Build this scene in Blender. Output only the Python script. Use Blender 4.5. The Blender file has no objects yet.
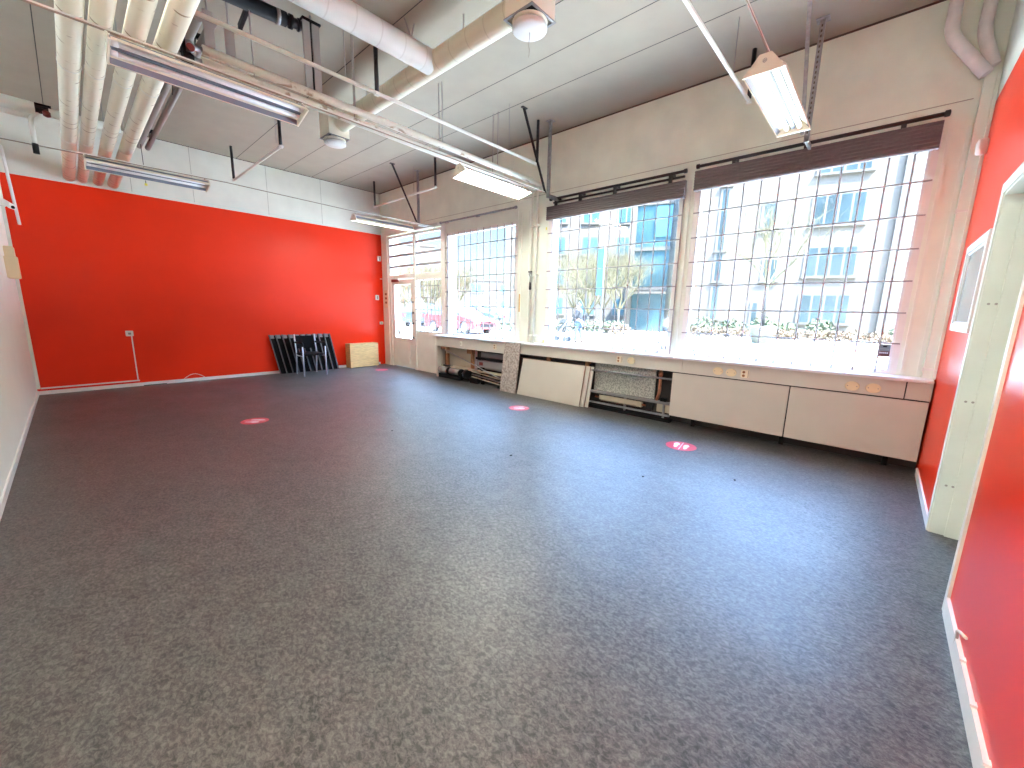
import bpy, bmesh, math, random
from mathutils import Vector, Matrix
R = random.Random(7)
S = bpy.context.scene
C = S.collection
PI = math.pi
ORG = {}
SKY, SUN, EXPO, LAMP = .28, 8.8, 3.07, 26.

# ------------------------------------------------------------------ room numbers (metres)
XW, YR, XL, YN, H, ZR = 5.27, 9.176, -0.476, -0.422, 4.048, 3.118
FX = 5.07            # front face of the panelling under the windows

# ------------------------------------------------------------------ materials
def nt(name):
    m = bpy.data.materials.new(name); m.use_nodes = True
    t = m.node_tree; b = t.nodes['Principled BSDF']
    return m, t, b
def N(t, kind, **kw):
    n = t.nodes.new(kind)
    for k, v in kw.items():
        if hasattr(n, k): setattr(n, k, v)
        else: n.inputs[k].default_value = v
    return n
def pm(name, col, rough=.5, metal=0., var=.06, scale=3., bump=0., bscale=60., spec=.5, emit=0., wscale=(1, 1, 1)):
    m, t, b = nt(name)
    b.inputs['Roughness'].default_value = rough
    b.inputs['Metallic'].default_value = metal
    b.inputs['Specular IOR Level'].default_value = spec
    co = N(t, 'ShaderNodeTexCoord')
    mp = N(t, 'ShaderNodeMapping'); mp.inputs['Scale'].default_value = wscale
    t.links.new(co.outputs['Object'], mp.inputs['Vector'])
    nz = N(t, 'ShaderNodeTexNoise', Scale=scale, Detail=4.)
    t.links.new(mp.outputs[0], nz.inputs['Vector'])
    rp = N(t, 'ShaderNodeValToRGB')
    lo = [max(0, c * (1 - var)) for c in col]; hi = [min(1, c * (1 + var)) for c in col]
    rp.color_ramp.elements[0].color = (*lo, 1); rp.color_ramp.elements[0].position = .3
    rp.color_ramp.elements[1].color = (*hi, 1); rp.color_ramp.elements[1].position = .7
    t.links.new(nz.outputs['Fac'], rp.inputs['Fac'])
    t.links.new(rp.outputs['Color'], b.inputs['Base Color'])
    if bump:
        n2 = N(t, 'ShaderNodeTexNoise', Scale=bscale, Detail=3.)
        t.links.new(mp.outputs[0], n2.inputs['Vector'])
        bp = N(t, 'ShaderNodeBump', Strength=bump, Distance=.01)
        t.links.new(n2.outputs['Fac'], bp.inputs['Height']); t.links.new(bp.outputs[0], b.inputs['Normal'])
    if emit:
        b.inputs['Emission Color'].default_value = (.97, 1, .89, 1)
        b.inputs['Emission Strength'].default_value = emit
    return m
M = {}
M['cream'] = pm('cream wall paint', (.80, .83, .72), .55, bump=.08, bscale=120)
M['cream_far'] = pm('pale wall paint', (.76, .74, .65), .55, bump=.08, bscale=120)
M['left'] = pm('white wall paint', (.93, .92, .84), .6, var=.015, bump=.0)
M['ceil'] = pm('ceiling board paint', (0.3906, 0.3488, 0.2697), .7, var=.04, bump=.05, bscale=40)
M['red'] = pm('red wall paint', (.78, .030, .005), .34, var=.05, scale=1.2, bump=.03, bscale=250, spec=.25)
M['joint'] = pm('dark joint', (.12, .08, .06), .8)
M['joint2'] = pm('soft joint', (.40, .36, .30), .8)
M['joint_ceil'] = pm('ceiling joint', (.07, .065, .06), .8)
M['white'] = pm('white paint', (.80, .78, .74), .4)
M['frame'] = pm('cream joinery paint', (.80, .82, .73), .42)
M['panel'] = pm('cream laminate', (.60, .585, .51), .4, var=.03)
M['sill'] = pm('grey white sill', (.78, .78, .78), .3)
M['jamb'] = pm('pale green grey paint', (.74, .76, .68), .45)
M['black'] = pm('black', (.006, .006, .007), .6, spec=.2)
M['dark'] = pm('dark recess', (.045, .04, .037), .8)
M['blackmetal'] = pm('black metal', (.02, .02, .022), .4, metal=.3)
M['steel'] = pm('galvanised steel', (.34, .34, .34), .45, metal=.7, var=.2, scale=30)
M['chrome'] = pm('chrome', (.55, .57, .62), .3, metal=.5)
M['greyrod'] = pm('grey paint', (.34, .31, .28), .5)
M['copper'] = pm('copper', (.45, .2, .11), .4, metal=.6, var=.25, scale=20)
M['rust'] = pm('brown timber', (.30, .14, .06), .7, var=.25, scale=20)
M['beige'] = pm('beige enamel', (.80, .73, .55), .4)
M['yellowbeige'] = pm('yellow beige plastic', (.72, .64, .38), .5)
M['hood'] = pm('lamp hood enamel', (.82, .76, .62), .4)
M['reflector'] = pm('lamp reflector', (.20, .23, .28), .45, metal=.25)
M['tube'] = pm('fluorescent tube', (.85, .85, .85), .3)
M['tube_lit'] = pm('lit fluorescent tube', (.9, .9, .9), .3, emit=LAMP)
M['tube_fill'] = pm('fill lamp tube', (.9, .9, .9), .3, emit=42.)  # glow of the added lamp out of view
M['tube_low'] = pm('low fluorescent tube', (.9, .9, .9), .3, emit=14.)
M['tube_dim'] = pm('dim fluorescent tube', (.9, .9, .9), .3, emit=.8)
M['conduit'] = pm('painted conduit', (.76, .75, .66), .45)
M['cable'] = pm('cable', (.30, .24, .18), .6)
M['duct_w'] = pm('white duct', (.62, .61, .57), .5)
M['blind'] = pm('brown blind fabric', (.17, .145, .145), .75, var=.08, scale=30, wscale=(1, .1, 4))
M['rod'] = pm('dark curtain rail', (.05, .045, .045), .35, metal=.5)
M['ply'] = pm('plywood', (.60, .37, .145), .55, var=.18, scale=8, wscale=(1, 1, 6))
M['silver'] = pm('aluminium', (.55, .56, .58), .3, metal=.9)
M['redplastic'] = pm('red plastic', (.16, .02, .015), .4)
M['sticker_red'] = pm('red vinyl', (.48, .03, .06), .35)
M['sticker_white'] = pm('white vinyl', (.62, .58, .60), .4)
M['signgrey'] = pm('grey sign board', (.16, .17, .17), .5)
M['signred'] = pm('faded red sign', (.12, .035, .03), .5)
M['barpaint'] = pm('grey glazing bar paint', (.34, .34, .37), .5)
M['yellow'] = pm('yellow paper', (.85, .75, .1), .6)
M['core'] = pm('chipboard edge', (.34, .23, .16), .8, var=.2, scale=60)
M['radgrey'] = pm('grey enamel', (.24, .235, .235), .5)
M['fin'] = pm('radiator enamel', (.46, .42, .31), .5)
M['greyglass'] = pm('obscured grey glass', (.33, .36, .34), .18)
# outside
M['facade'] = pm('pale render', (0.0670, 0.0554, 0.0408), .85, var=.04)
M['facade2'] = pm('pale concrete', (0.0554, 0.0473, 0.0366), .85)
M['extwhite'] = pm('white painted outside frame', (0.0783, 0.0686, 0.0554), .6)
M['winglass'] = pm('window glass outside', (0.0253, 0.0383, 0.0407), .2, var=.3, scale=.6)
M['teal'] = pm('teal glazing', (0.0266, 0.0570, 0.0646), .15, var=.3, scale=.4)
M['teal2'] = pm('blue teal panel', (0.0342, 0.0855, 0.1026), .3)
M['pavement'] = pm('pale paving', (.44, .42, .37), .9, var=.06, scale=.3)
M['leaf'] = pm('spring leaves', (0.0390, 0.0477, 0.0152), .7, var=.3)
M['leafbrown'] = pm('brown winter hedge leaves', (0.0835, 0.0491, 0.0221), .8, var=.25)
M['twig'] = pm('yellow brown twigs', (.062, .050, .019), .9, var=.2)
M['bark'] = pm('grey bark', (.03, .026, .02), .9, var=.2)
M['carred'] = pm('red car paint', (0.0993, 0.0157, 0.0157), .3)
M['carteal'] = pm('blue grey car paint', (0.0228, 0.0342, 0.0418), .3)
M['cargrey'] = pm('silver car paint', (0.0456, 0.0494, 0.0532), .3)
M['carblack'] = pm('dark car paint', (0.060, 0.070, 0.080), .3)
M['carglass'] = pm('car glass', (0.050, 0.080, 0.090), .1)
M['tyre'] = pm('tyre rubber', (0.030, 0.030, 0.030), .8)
M['skin'] = pm('skin', (.22, .13, .09), .6)
M['hair'] = pm('brown hair', (.03, .018, .01), .7)
M['darkcloth'] = pm('dark top fabric', (.010, .011, .013), .9)
M['jeans'] = pm('blue jeans', (.035, .055, .09), .9)
M['pram'] = pm('grey pushchair fabric', (.02, .022, .02), .9)
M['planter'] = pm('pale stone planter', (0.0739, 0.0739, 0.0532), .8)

def lino():
    m, t, b = nt('marbled dark grey lino')
    co = N(t, 'ShaderNodeTexCoord')
    mp = N(t, 'ShaderNodeMapping'); mp.inputs['Scale'].default_value = (1.5, 1., 1)
    mp.inputs['Rotation'].default_value = (0, 0, .5)
    t.links.new(co.outputs['Object'], mp.inputs['Vector'])
    a = N(t, 'ShaderNodeTexNoise', Scale=6., Detail=12., Roughness=.80, Distortion=.3)
    c = N(t, 'ShaderNodeTexNoise', Scale=42., Detail=10., Roughness=.78, Distortion=.6)
    d = N(t, 'ShaderNodeTexNoise', Scale=1.1, Detail=3.)
    for n in (a, c, d): t.links.new(mp.outputs[0], n.inputs['Vector'])
    r1 = N(t, 'ShaderNodeValToRGB'); e = r1.color_ramp.elements
    e[0].position = .40; e[0].color = (.014, .0138, .0135, 1)
    e[1].position = .64; e[1].color = (.095, .09, .084, 1)
    t.links.new(a.outputs['Fac'], r1.inputs['Fac'])
    r2 = N(t, 'ShaderNodeValToRGB'); e = r2.color_ramp.elements
    e[0].position = .43; e[0].color = (.010, .0098, .0095, 1)
    e[1].position = .62; e[1].color = (.22, .21, .195, 1)
    t.links.new(c.outputs['Fac'], r2.inputs['Fac'])
    mx = N(t, 'ShaderNodeMix', data_type='RGBA'); mx.inputs[0].default_value = .5
    t.links.new(r1.outputs[0], mx.inputs[6]); t.links.new(r2.outputs[0], mx.inputs[7])
    t.links.new(mx.outputs[2], b.inputs['Base Color'])
    r3 = N(t, 'ShaderNodeMapRange'); r3.inputs[3].default_value = .34; r3.inputs[4].default_value = .50
    t.links.new(d.outputs['Fac'], r3.inputs[0]); t.links.new(r3.outputs[0], b.inputs['Roughness'])
    bp = N(t, 'ShaderNodeBump', Strength=.12, Distance=.004)
    t.links.new(c.outputs['Fac'], bp.inputs['Height']); t.links.new(bp.outputs[0], b.inputs['Normal'])
    b.inputs['Specular IOR Level'].default_value = .6
    return m
M['lino'] = lino()

def wrapped(name, base, lines, scale, thresh):
    """lagged pipe: off-white wrap with thin dirty spiral seams"""
    m, t, b = nt(name); b.inputs['Roughness'].default_value = .6
    co = N(t, 'ShaderNodeTexCoord')
    w = N(t, 'ShaderNodeTexWave', Scale=scale, Distortion=2.5, Detail=3.)
    w.bands_direction = 'Y'
    w.inputs['Detail Scale'].default_value = 1.5
    t.links.new(co.outputs['Object'], w.inputs['Vector'])
    nz = N(t, 'ShaderNodeTexNoise', Scale=9., Detail=4.)
    t.links.new(co.outputs['Object'], nz.inputs['Vector'])
    r1 = N(t, 'ShaderNodeValToRGB'); e = r1.color_ramp.elements
    e[0].position = 0; e[0].color = (1, 1, 1, 1); e[1].position = thresh; e[1].color = (0, 0, 0, 1)
    t.links.new(w.outputs['Fac'], r1.inputs['Fac'])
    r2 = N(t, 'ShaderNodeValToRGB'); e = r2.color_ramp.elements
    e[0].position = .52; e[0].color = (0, 0, 0, 1); e[1].position = .6; e[1].color = (1, 1, 1, 1)
    t.links.new(nz.outputs['Fac'], r2.inputs['Fac'])
    mu = N(t, 'ShaderNodeMath', operation='MULTIPLY')
    t.links.new(r1.outputs[0], mu.inputs[0]); t.links.new(r2.outputs[0], mu.inputs[1])
    mx = N(t, 'ShaderNodeMix', data_type='RGBA')
    mx.inputs[6].default_value = (*base, 1); mx.inputs[7].default_value = (*lines, 1)
    t.links.new(mu.outputs[0], mx.inputs[0]); t.links.new(mx.outputs[2], b.inputs['Base Color'])
    return m
M['lag'] = wrapped('lagged pipe wrap', (.80, .75, .58), (.30, .20, .10), 2.2, .05)
M['lag2'] = wrapped('painted pipe wrap', (.80, .80, .71), (.42, .32, .22), 1.4, .04)
M['lagpink'] = pm('pink white pipe wrap', (.82, .75, .73), .7, var=.06, scale=14, bump=.5, bscale=30)

def spiral(name, base, axis):
    m, t, b = nt(name); b.inputs['Roughness'].default_value = .5
    co = N(t, 'ShaderNodeTexCoord')
    w = N(t, 'ShaderNodeTexWave', Scale=1.35); w.bands_direction = axis
    t.links.new(co.outputs['Object'], w.inputs['Vector'])
    r1 = N(t, 'ShaderNodeValToRGB'); e = r1.color_ramp.elements
    e[0].position = 0; e[0].color = (base[0] * .84, base[1] * .82, base[2] * .80, 1); e[1].position = .012; e[1].color = (*base, 1)
    t.links.new(w.outputs['Fac'], r1.inputs['Fac']); t.links.new(r1.outputs[0], b.inputs['Base Color'])
    return m
M['duct_x'] = spiral('white spiral duct', (.64, .63, .58), 'X')
M['duct_y'] = spiral('cream spiral duct', (.70, .65, .49), 'Y')

def speckle(name, a, c, scale):
    m, t, b = nt(name); b.inputs['Roughness'].default_value = .5
    co = N(t, 'ShaderNodeTexCoord')
    v = N(t, 'ShaderNodeTexVoronoi', Scale=scale)
    t.links.new(co.outputs['Object'], v.inputs['Vector'])
    nz = N(t, 'ShaderNodeTexNoise', Scale=scale * .4, Detail=6.)
    t.links.new(co.outputs['Object'], nz.inputs['Vector'])
    r = N(t, 'ShaderNodeValToRGB'); e = r.color_ramp.elements
    e[0].position = .38; e[0].color = (*a, 1); e[1].position = .62; e[1].color = (*c, 1)
    t.links.new(nz.outputs['Fac'], r.inputs['Fac']); t.links.new(r.outputs[0], b.inputs['Base Color'])
    return m
M['granite'] = speckle('speckled grey stone', (.24, .27, .24), (.50, .54, .48), 130)
M['pinkstone'] = speckle('pinkish speckled board', (.30, .26, .23), (.56, .51, .46), 75)
M['blackmesh'] = pm('black mesh', (.005, .005, .006), .8, spec=.1)

def glassmat():
    m = bpy.data.materials.new('clear window glass'); m.use_nodes = True
    t = m.node_tree; t.nodes.clear()
    o = N(t, 'ShaderNodeOutputMaterial'); tr = N(t, 'ShaderNodeBsdfTransparent'); gl = N(t, 'ShaderNodeBsdfGlossy')
    tr.inputs[0].default_value = (.93, .96, .96, 1); gl.inputs['Roughness'].default_value = .02
    fr = N(t, 'ShaderNodeFresnel'); fr.inputs[0].default_value = 1.45
    mx = N(t, 'ShaderNodeMixShader')
    ge = N(t, 'ShaderNodeNewGeometry'); iv = N(t, 'ShaderNodeMath', operation='SUBTRACT'); iv.inputs[0].default_value = 1.
    t.links.new(ge.outputs['Backfacing'], iv.inputs[1])
    mu = N(t, 'ShaderNodeMath', operation='MULTIPLY'); t.links.new(fr.outputs[0], mu.inputs[0]); t.links.new(iv.outputs[0], mu.inputs[1])
    t.links.new(mu.outputs[0], mx.inputs[0]); t.links.new(tr.outputs[0], mx.inputs[1]); t.links.new(gl.outputs[0], mx.inputs[2])
    t.links.new(mx.outputs[0], o.inputs[0])
    return m
M['glass'] = glassmat()

# ------------------------------------------------------------------ mesh helpers
def bm_(): return bmesh.new()
def box(bm, x0, x1, y0, y1, z0, z1, mi=0):
    vs = [bm.verts.new((x, y, z)) for x in (x0, x1) for y in (y0, y1) for z in (z0, z1)]
    for f in ((0, 1, 3, 2), (4, 6, 7, 5), (0, 4, 5, 1), (2, 3, 7, 6), (0, 2, 6, 4), (1, 5, 7, 3)):
        fc = bm.faces.new([vs[i] for i in f]); fc.material_index = mi
    return vs
def hexa(bm, p):
    """8 corner points: bottom 0-3 round, top 4-7 round"""
    vs = [bm.verts.new(q) for q in p]
    for f in ((3, 2, 1, 0), (4, 5, 6, 7), (0, 1, 5, 4), (1, 2, 6, 5), (2, 3, 7, 6), (3, 0, 4, 7)):
        bm.faces.new([vs[i] for i in f])
def tube(bm, pts, r, seg=12, caps=True, r1=None):
    pts = [Vector(p) for p in pts]; n = len(pts)
    rs = [r if r1 is None else r + (r1 - r) * i / (n - 1) for i in range(n)]
    d0 = (pts[1] - pts[0]).normalized()
    ref = Vector((0, 0, 1)) if abs(d0.z) < .9 else Vector((1, 0, 0))
    u = d0.cross(ref).normalized(); rings = []
    for i, p in enumerate(pts):
        if i == 0: d = d0
        elif i == n - 1: d = (pts[-1] - pts[-2]).normalized()
        else:
            a = (pts[i] - pts[i - 1]).normalized(); b = (pts[i + 1] - pts[i]).normalized(); d = (a + b).normalized()
        u = (u - d * u.dot(d)).normalized(); w = d.cross(u)
        k = 1.
        if 0 < i < n - 1: k = 1 / max(.5, d.dot((pts[i] - pts[i - 1]).normalized()))
        rings.append([bm.verts.new(p + (u * math.cos(2 * PI * j / seg) + w * math.sin(2 * PI * j / seg)) * rs[i] * (k if 0 else 1)) for j in range(seg)])
    for a, b in zip(rings, rings[1:]):
        for j in range(seg):
            f = bm.faces.new((a[j], a[(j + 1) % seg], b[(j + 1) % seg], b[j])); f.smooth = seg > 6
    if caps:
        bm.faces.new(rings[0][::-1]); bm.faces.new(rings[-1])
def bend(pts, rad, n=5):
    """round the corners of a polyline"""
    P = [Vector(p) for p in pts]; out = [P[0]]
    for a, b, c in zip(P, P[1:], P[2:]):
        da = (a - b); dc = (c - b); r = min(rad, da.length * .45, dc.length * .45)
        s = b + da.normalized() * r; e = b + dc.normalized() * r
        for i in range(n + 1):
            t = i / n; out.append(s * (1 - t) ** 2 + b * 2 * t * (1 - t) + e * t * t)
    out.append(P[-1]); return out
def lathe(bm, prof, c=(0, 0, 0), seg=28, axis='z'):
    c = Vector(c); rings = []
    for r, h in prof:
        ring = []
        for j in range(seg):
            a = 2 * PI * j / seg; x, y = r * math.cos(a), r * math.sin(a)
            v = {'z': (x, y, h), 'x': (h, x, y), 'y': (x, h, y)}[axis]
            ring.append(bm.verts.new(c + Vector(v)))
        rings.append(ring)
    for a, b in zip(rings, rings[1:]):
        for j in range(seg):
            f = bm.faces.new((a[j], a[(j + 1) % seg], b[(j + 1) % seg], b[j])); f.smooth = True
    bm.faces.new(rings[0][::-1]); bm.faces.new(rings[-1])
def framebm(bm, y0, y1, z0, z1, w, x0, x1, wb=None):
    """rectangular frame in the yz plane"""
    wb = wb or w
    o = [(y0, z0), (y1, z0), (y1, z1), (y0, z1)]; i = [(y0 + w, z0 + wb), (y1 - w, z0 + wb), (y1 - w, z1 - w), (y0 + w, z1 - w)]
    V = {}
    for x in (x0, x1):
        for k, (y, z) in enumerate(o): V['o', k, x] = bm.verts.new((x, y, z))
        for k, (y, z) in enumerate(i): V['i', k, x] = bm.verts.new((x, y, z))
    for k in range(4):
        l = (k + 1) % 4
        for x in (x0, x1): bm.faces.new((V['o', k, x], V['o', l, x], V['i', l, x], V['i', k, x]))
        for s in 'oi': bm.faces.new((V[s, k, x0], V[s, l, x0], V[s, l, x1], V[s, k, x1]))
def mk(name, bm, mat, parent=None, origin=None, bevel=0., mats=None):
    bmesh.ops.recalc_face_normals(bm, faces=bm.faces)
    if bevel:
        bmesh.ops.bevel(bm, geom=[e for e in bm.edges if len(e.link_faces) == 2 and e.calc_face_angle(0) > .6], offset=bevel, segments=2, affect='EDGES', clamp_overlap=True)
    if parent is not None: org = ORG[parent]
    elif origin is not None: org = Vector(origin)
    else:
        co = [v.co for v in bm.verts]
        org = Vector((sum(c.x for c in co) / len(co), sum(c.y for c in co) / len(co), min(c.z for c in co)))
    for v in bm.verts: v.co -= org
    me = bpy.data.meshes.new(name); bm.to_mesh(me); bm.free()
    for m in (mats or [mat]): me.materials.append(m)
    o = bpy.data.objects.new(name, me); C.objects.link(o)
    if parent is not None: o.parent = parent
    else: o.location = org
    ORG[o] = org
    return o
def tag(o, label, cat, group=None, kind=None):
    o['label'] = label; o['category'] = cat
    if group: o['group'] = group
    if kind: o['kind'] = kind
    return o
def thing(name, label, cat, loc=(0, 0, 0), group=None):
    o = bpy.data.objects.new(name, None); C.objects.link(o); o.location = loc; o.empty_display_size = .1
    ORG[o] = Vector(loc); return tag(o, label, cat, group)
def setting(name, loc=(0, 0, 0)):
    o = bpy.data.objects.new(name, None); C.objects.link(o); o.location = loc; ORG[o] = Vector(loc); o['kind'] = 'structure'; return o
def struct(name, bm, mat, parent=None, **k):
    o = mk(name, bm, mat, parent, **k)
    if parent is None: o['kind'] = 'structure'
    return o
def copy_tree(o, parent=None):
    c = o.copy(); C.objects.link(c)
    if parent is not None: c.parent = parent
    for ch in list(o.children): copy_tree(ch, c)
    return c
def B(name, mat, parent, *args, bevel=0.):
    bm = bm_(); box(bm, *args); return mk(name, bm, mat, parent, bevel=bevel)
def T(name, mat, parent, pts, r, seg=12, **k):
    bm = bm_(); tube(bm, pts, r, seg, **k); return mk(name, bm, mat, parent)

# ================================================================== SETTING
bm = bm_(); box(bm, XL - .25, XW + .28, YN - 1.2, YR + .25, -.2, 0); struct('floor', bm, M['lino'], origin=(0, 0, 0))
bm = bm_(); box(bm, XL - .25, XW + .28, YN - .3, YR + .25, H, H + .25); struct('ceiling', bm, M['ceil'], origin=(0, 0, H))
for k, x in enumerate((.085, 2.40, 3.20, 3.735, 4.275)):
    bm = bm_(); box(bm, x - .004, x + .004, YN, YR, H - .0015, H + .001); struct('trim_%d' % (k + 1), bm, M['joint_ceil'])
bm = bm_(); box(bm, XW - .006, XW, YN, YR, H - .018, H - .0016); struct('trim_6', bm, M['joint'])
# far wall: red up to ZR, pale above; the red field stands a little proud
bm = bm_(); box(bm, XL - .25, XW + .28, YR, YR + .25, 0, ZR, 0); box(bm, XL - .25, XW + .28, YR + .004, YR + .25, ZR, H, 1)
struct('wall_far', bm, None, mats=[M['red'], M['cream_far']], origin=(0, YR, 0))
bm = bm_(); box(bm, XL, XW, YR - .012, YR + .004, ZR - .004, ZR + .022); struct('trim_7', bm, M['cream_far'])
for k, x in enumerate((.9, 1.70, 2.87, 3.9)):
    bm = bm_(); box(bm, x - .003, x + .003, YR + .001, YR + .005, ZR + .03, H - .002); struct('trim_%d' % (8 + k), bm, M['joint2'])
bm = bm_(); box(bm, XL, XW, YR + .001, YR + .0045, H - .012, H - .002); struct('trim_12', bm, M['joint'])
bm = bm_(); box(bm, XL - .25, XL, YN - .3, YR, 0, H); struct('wall_left', bm, M['left'], origin=(XL, 0, 0))
bm = bm_(); box(bm, XL, XL + .012, YN, YR, 0, .06); struct('baseboard_left', bm, M['white'])
bm = bm_(); box(bm, XL + .012, XW - .14, YR - .014, YR, 0, .055); struct('baseboard_far', bm, M['white'])
bm = bm_(); box(bm, XL, XL + .035, YR - .02, YR - .001, .09, ZR); struct('trim_13', bm, M['frame'])
# right wall with a doorway
D0, D1, DH = 2.73, 3.74, 2.13
bm = bm_()
for x0, x1, z0, z1, mi in ((XL - .25, D0, 0, ZR, 0), (D1, XW + .28, 0, ZR, 0), (D0, D1, DH, ZR, 0), (XL - .25, XW + .28, ZR, H, 1)):
    box(bm, x0, x1, YN - .22, YN - (.003 if mi else 0), z0, z1, mi)
struct('wall_right', bm, None, mats=[M['red'], M['cream']], origin=(0, YN, 0))
bm = bm_(); box(bm, D1 + .06, FX - .02, YN, YN + .012, 0, .07); struct('baseboard_right', bm, M['white'])
bm = bm_(); box(bm, XL + .012, D0 - .045, YN, YN + .014, 0, .09); struct('baseboard_near', bm, M['white'])
# doorway lining and the closed door behind it
d2 = setting('door_2', (D0, YN, 0))
bm = bm_(); box(bm, D0 - .045, D0 + .002, YN, YN + .012, 0, DH + .06); box(bm, D1 - .002, D1 + .058, YN, YN + .012, 0, DH + .06); box(bm, D0 + .002, D1 - .002, YN, YN + .012, DH, DH + .06)
mk('casing', bm, M['jamb'], d2)
bm = bm_(); box(bm, D1 - .014, D1 + .03, YN - .14, YN + .004, 0, DH); box(bm, D1 - .03, D1 - .002, YN - .22, YN - .07, 0, DH - .01)
mk('far_jamb', bm, M['jamb'], d2)
bm = bm_(); box(bm, D0 - .03, D0 + .014, YN - .2, YN + .004, 0, DH); mk('near_jamb', bm, M['jamb'], d2)
bm = bm_(); box(bm, D0, D1, YN - .2, YN + .004, DH - .014, DH + .03); mk('head_jamb', bm, M['jamb'], d2)
bm = bm_(); box(bm, D0 + .016, D1 - .034, YN - .2, YN - .16, .006, DH - .02); mk('leaf', bm, M['jamb'], d2)
bm = bm_()
for z in (.34, .9, 1.5):
    for dy in (-.03, -.06): lathe(bm, [(.007, 0), (.006, .004)], (D1 - .018, YN + dy, z), 10, 'x')
mk('screw', bm, M['greyrod'], d2)
bm = bm_(); box(bm, D0 - .25, D1 + .25, YN - 1.15, YN - 1.05, 0, 2.6); struct('wall_corridor', bm, M['cream'])

# window wall: boxes round the openings
OP = dict(door=(6.82, 8.88, 0, 3.04), w1=(4.73, 6.70, .87, 3.06), w2=(2.00, 4.10, .87, 3.02), w3=(-.16, 1.88, .87, 3.08))
X1 = XW + .28
bm = bm_()
box(bm, XW, X1, 8.88, YR, 0, H); box(bm, XW, X1, 6.70, 6.82, 0, 3.06)
box(bm, XW, X1, 4.10, 4.73, 0, 3.06); box(bm, XW, X1, 1.88, 2.00, 0, 3.06); box(bm, XW, X1, YN - .22, -.16, 0, 3.06)
box(bm, XW, X1, 4.73, 6.70, 0, .84); box(bm, XW, X1, 2.0, 4.10, 0, .84); box(bm, XW, X1, -.16, 1.88, 0, .84)
box(bm, XW, X1, YN - .22, 8.88, 3.06, H); box(bm, XW, X1, 2.0, 4.10, 2.93, 3.06); box(bm, XW, X1, -.16, 1.88, 2.99, 3.06)
struct('wall_window', bm, M['cream'], origin=(XW, 0, 0))
for k, (y, z0) in enumerate(((4.52, .87), (4.46, 3.20))):
    pass
bm = bm_(); box(bm, XW - .004, XW, -.3, 7.4, 3.205, 3.211); struct('trim_14', bm, M['joint2'])
for k, y in enumerate((4.66, 4.48, 1.94, -.20, -.31)):
    bm = bm_(); box(bm, XW - .012, XW, y - .012, y + .012, .88, 3.0); struct('trim_%d' % (15 + k), bm, M['frame'])
bm = bm_(); box(bm, XW - .02, XW + .002, 8.90, 9.10, 0, 3.06); struct('trim_20', bm, M['frame'])

# ------------------------------------------------------------------ windows
def window(n, y0, y1, z0, z1, fw=.05, xg=XW + .045, bars=(), mullion=None, mat='white'):
    w = setting('window_%d' % n, (XW, (y0 + y1) / 2, z0))
    bm = bm_(); framebm(bm, y0, y1, z0, z1, fw, XW + .004, XW + .09); mk('window_frame', bm, M[mat], w)
    bm = bm_(); framebm(bm, y0 + fw, y1 - fw, z0 + fw, z1 - fw, .018, XW + .012, XW + .06); mk('glazing_bead', bm, M['sill'], w)
    B('pane', M['glass'], w, xg, xg + .006, y0 + fw, y1 - fw, z0 + fw, z1 - fw)
    for z in bars: B('glazing_bar', M['barpaint'], w, XW + .01, XW + .06, y0 + fw, y1 - fw, z - .026, z + .026)
    return w
window(1, 4.74, 6.69, .845, 2.90)
window(2, 2.00, 4.10, .845, 2.93)
window(3, -.16, 1.88, .845, 2.99)
window(4, 6.82, 7.80, .85, 2.07, .04, mat='frame')
window(5, 6.82, 7.80, 2.10, 3.04, .04, bars=(2.345, 2.587, 2.83), mat='frame')
window(6, 7.80, 8.88, 2.10, 3.04, .04, bars=(2.345, 2.587, 2.835), mat='frame')
bm = bm_(); box(bm, XW - .004, XW + .1, 6.70, 6.82, .0, 3.06); struct('trim_21', bm, M['white'])
bm = bm_(); box(bm, XW - .002, XW + .09, 6.82, 7.80, .004, .852); struct('wall_panel', bm, M['frame'])
bm = bm_(); box(bm, XW - .012, XW + .09, 7.77, 7.835, 0, 3.04); struct('trim_22', bm, M['frame'])
bm = bm_(); box(bm, XW - .006, XW + .09, 6.82, 8.88, 2.07, 2.105); struct('trim_23', bm, M['frame'])
bm = bm_(); box(bm, XW - .006, XW + .09, 8.80, 8.88, 0, 2.07); struct('trim_24', bm, M['frame'])
# cream closing board above window 1
bm = bm_(); box(bm, XW + .0, XW + .06, 4.74, 6.69, 2.89, 3.06); struct('trim_25', bm, M['frame'])
# sills
for k, (a, b) in enumerate(((4.74, 6.80), (1.86, 4.74), (YN + .012, 1.86))):
    bm = bm_(); box(bm, FX - .035, XW + .01, a, b - .002, .843, .872); struct('sill_%d' % (k + 1), bm, M['sill'], bevel=.006)

# ------------------------------------------------------------------ entrance door
d1 = setting('door_1', (XW, 8.3, 0))
y0, y1 = 7.84, 8.795
bm = bm_(); box(bm, XW + .012, XW + .06, y0, y1, .012, .70); box(bm, XW + .012, XW + .06, y0, y0 + .13, .70, 2.06)
box(bm, XW + .012, XW + .06, y1 - .12, y1, .70, 2.06); box(bm, XW + .012, XW + .06, y0 + .13, y1 - .12, 1.94, 2.06)
mk('leaf', bm, M['frame'], d1)
B('pane', M['glass'], d1, XW + .033, XW + .039, y0 + .13, y1 - .12, .70, 1.94)
bm = bm_(); box(bm, XW + .002, XW + .012, y0 + .2, y1 - .2, .1, .6); mk('kick_panel', bm, M['frame'], d1, bevel=.003)
for y in (8.57, 8.42, 8.27, 8.1): T('grille_bar', M['steel'], d1, [(XW + .022, y, .70), (XW + .022, y, 1.94)], .005, 6)
for z in (1.07, 1.54): T('grille_bar', M['steel'], d1, [(XW + .022, 7.97, z), (XW + .022, 8.67, z)], .005, 6)
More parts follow.
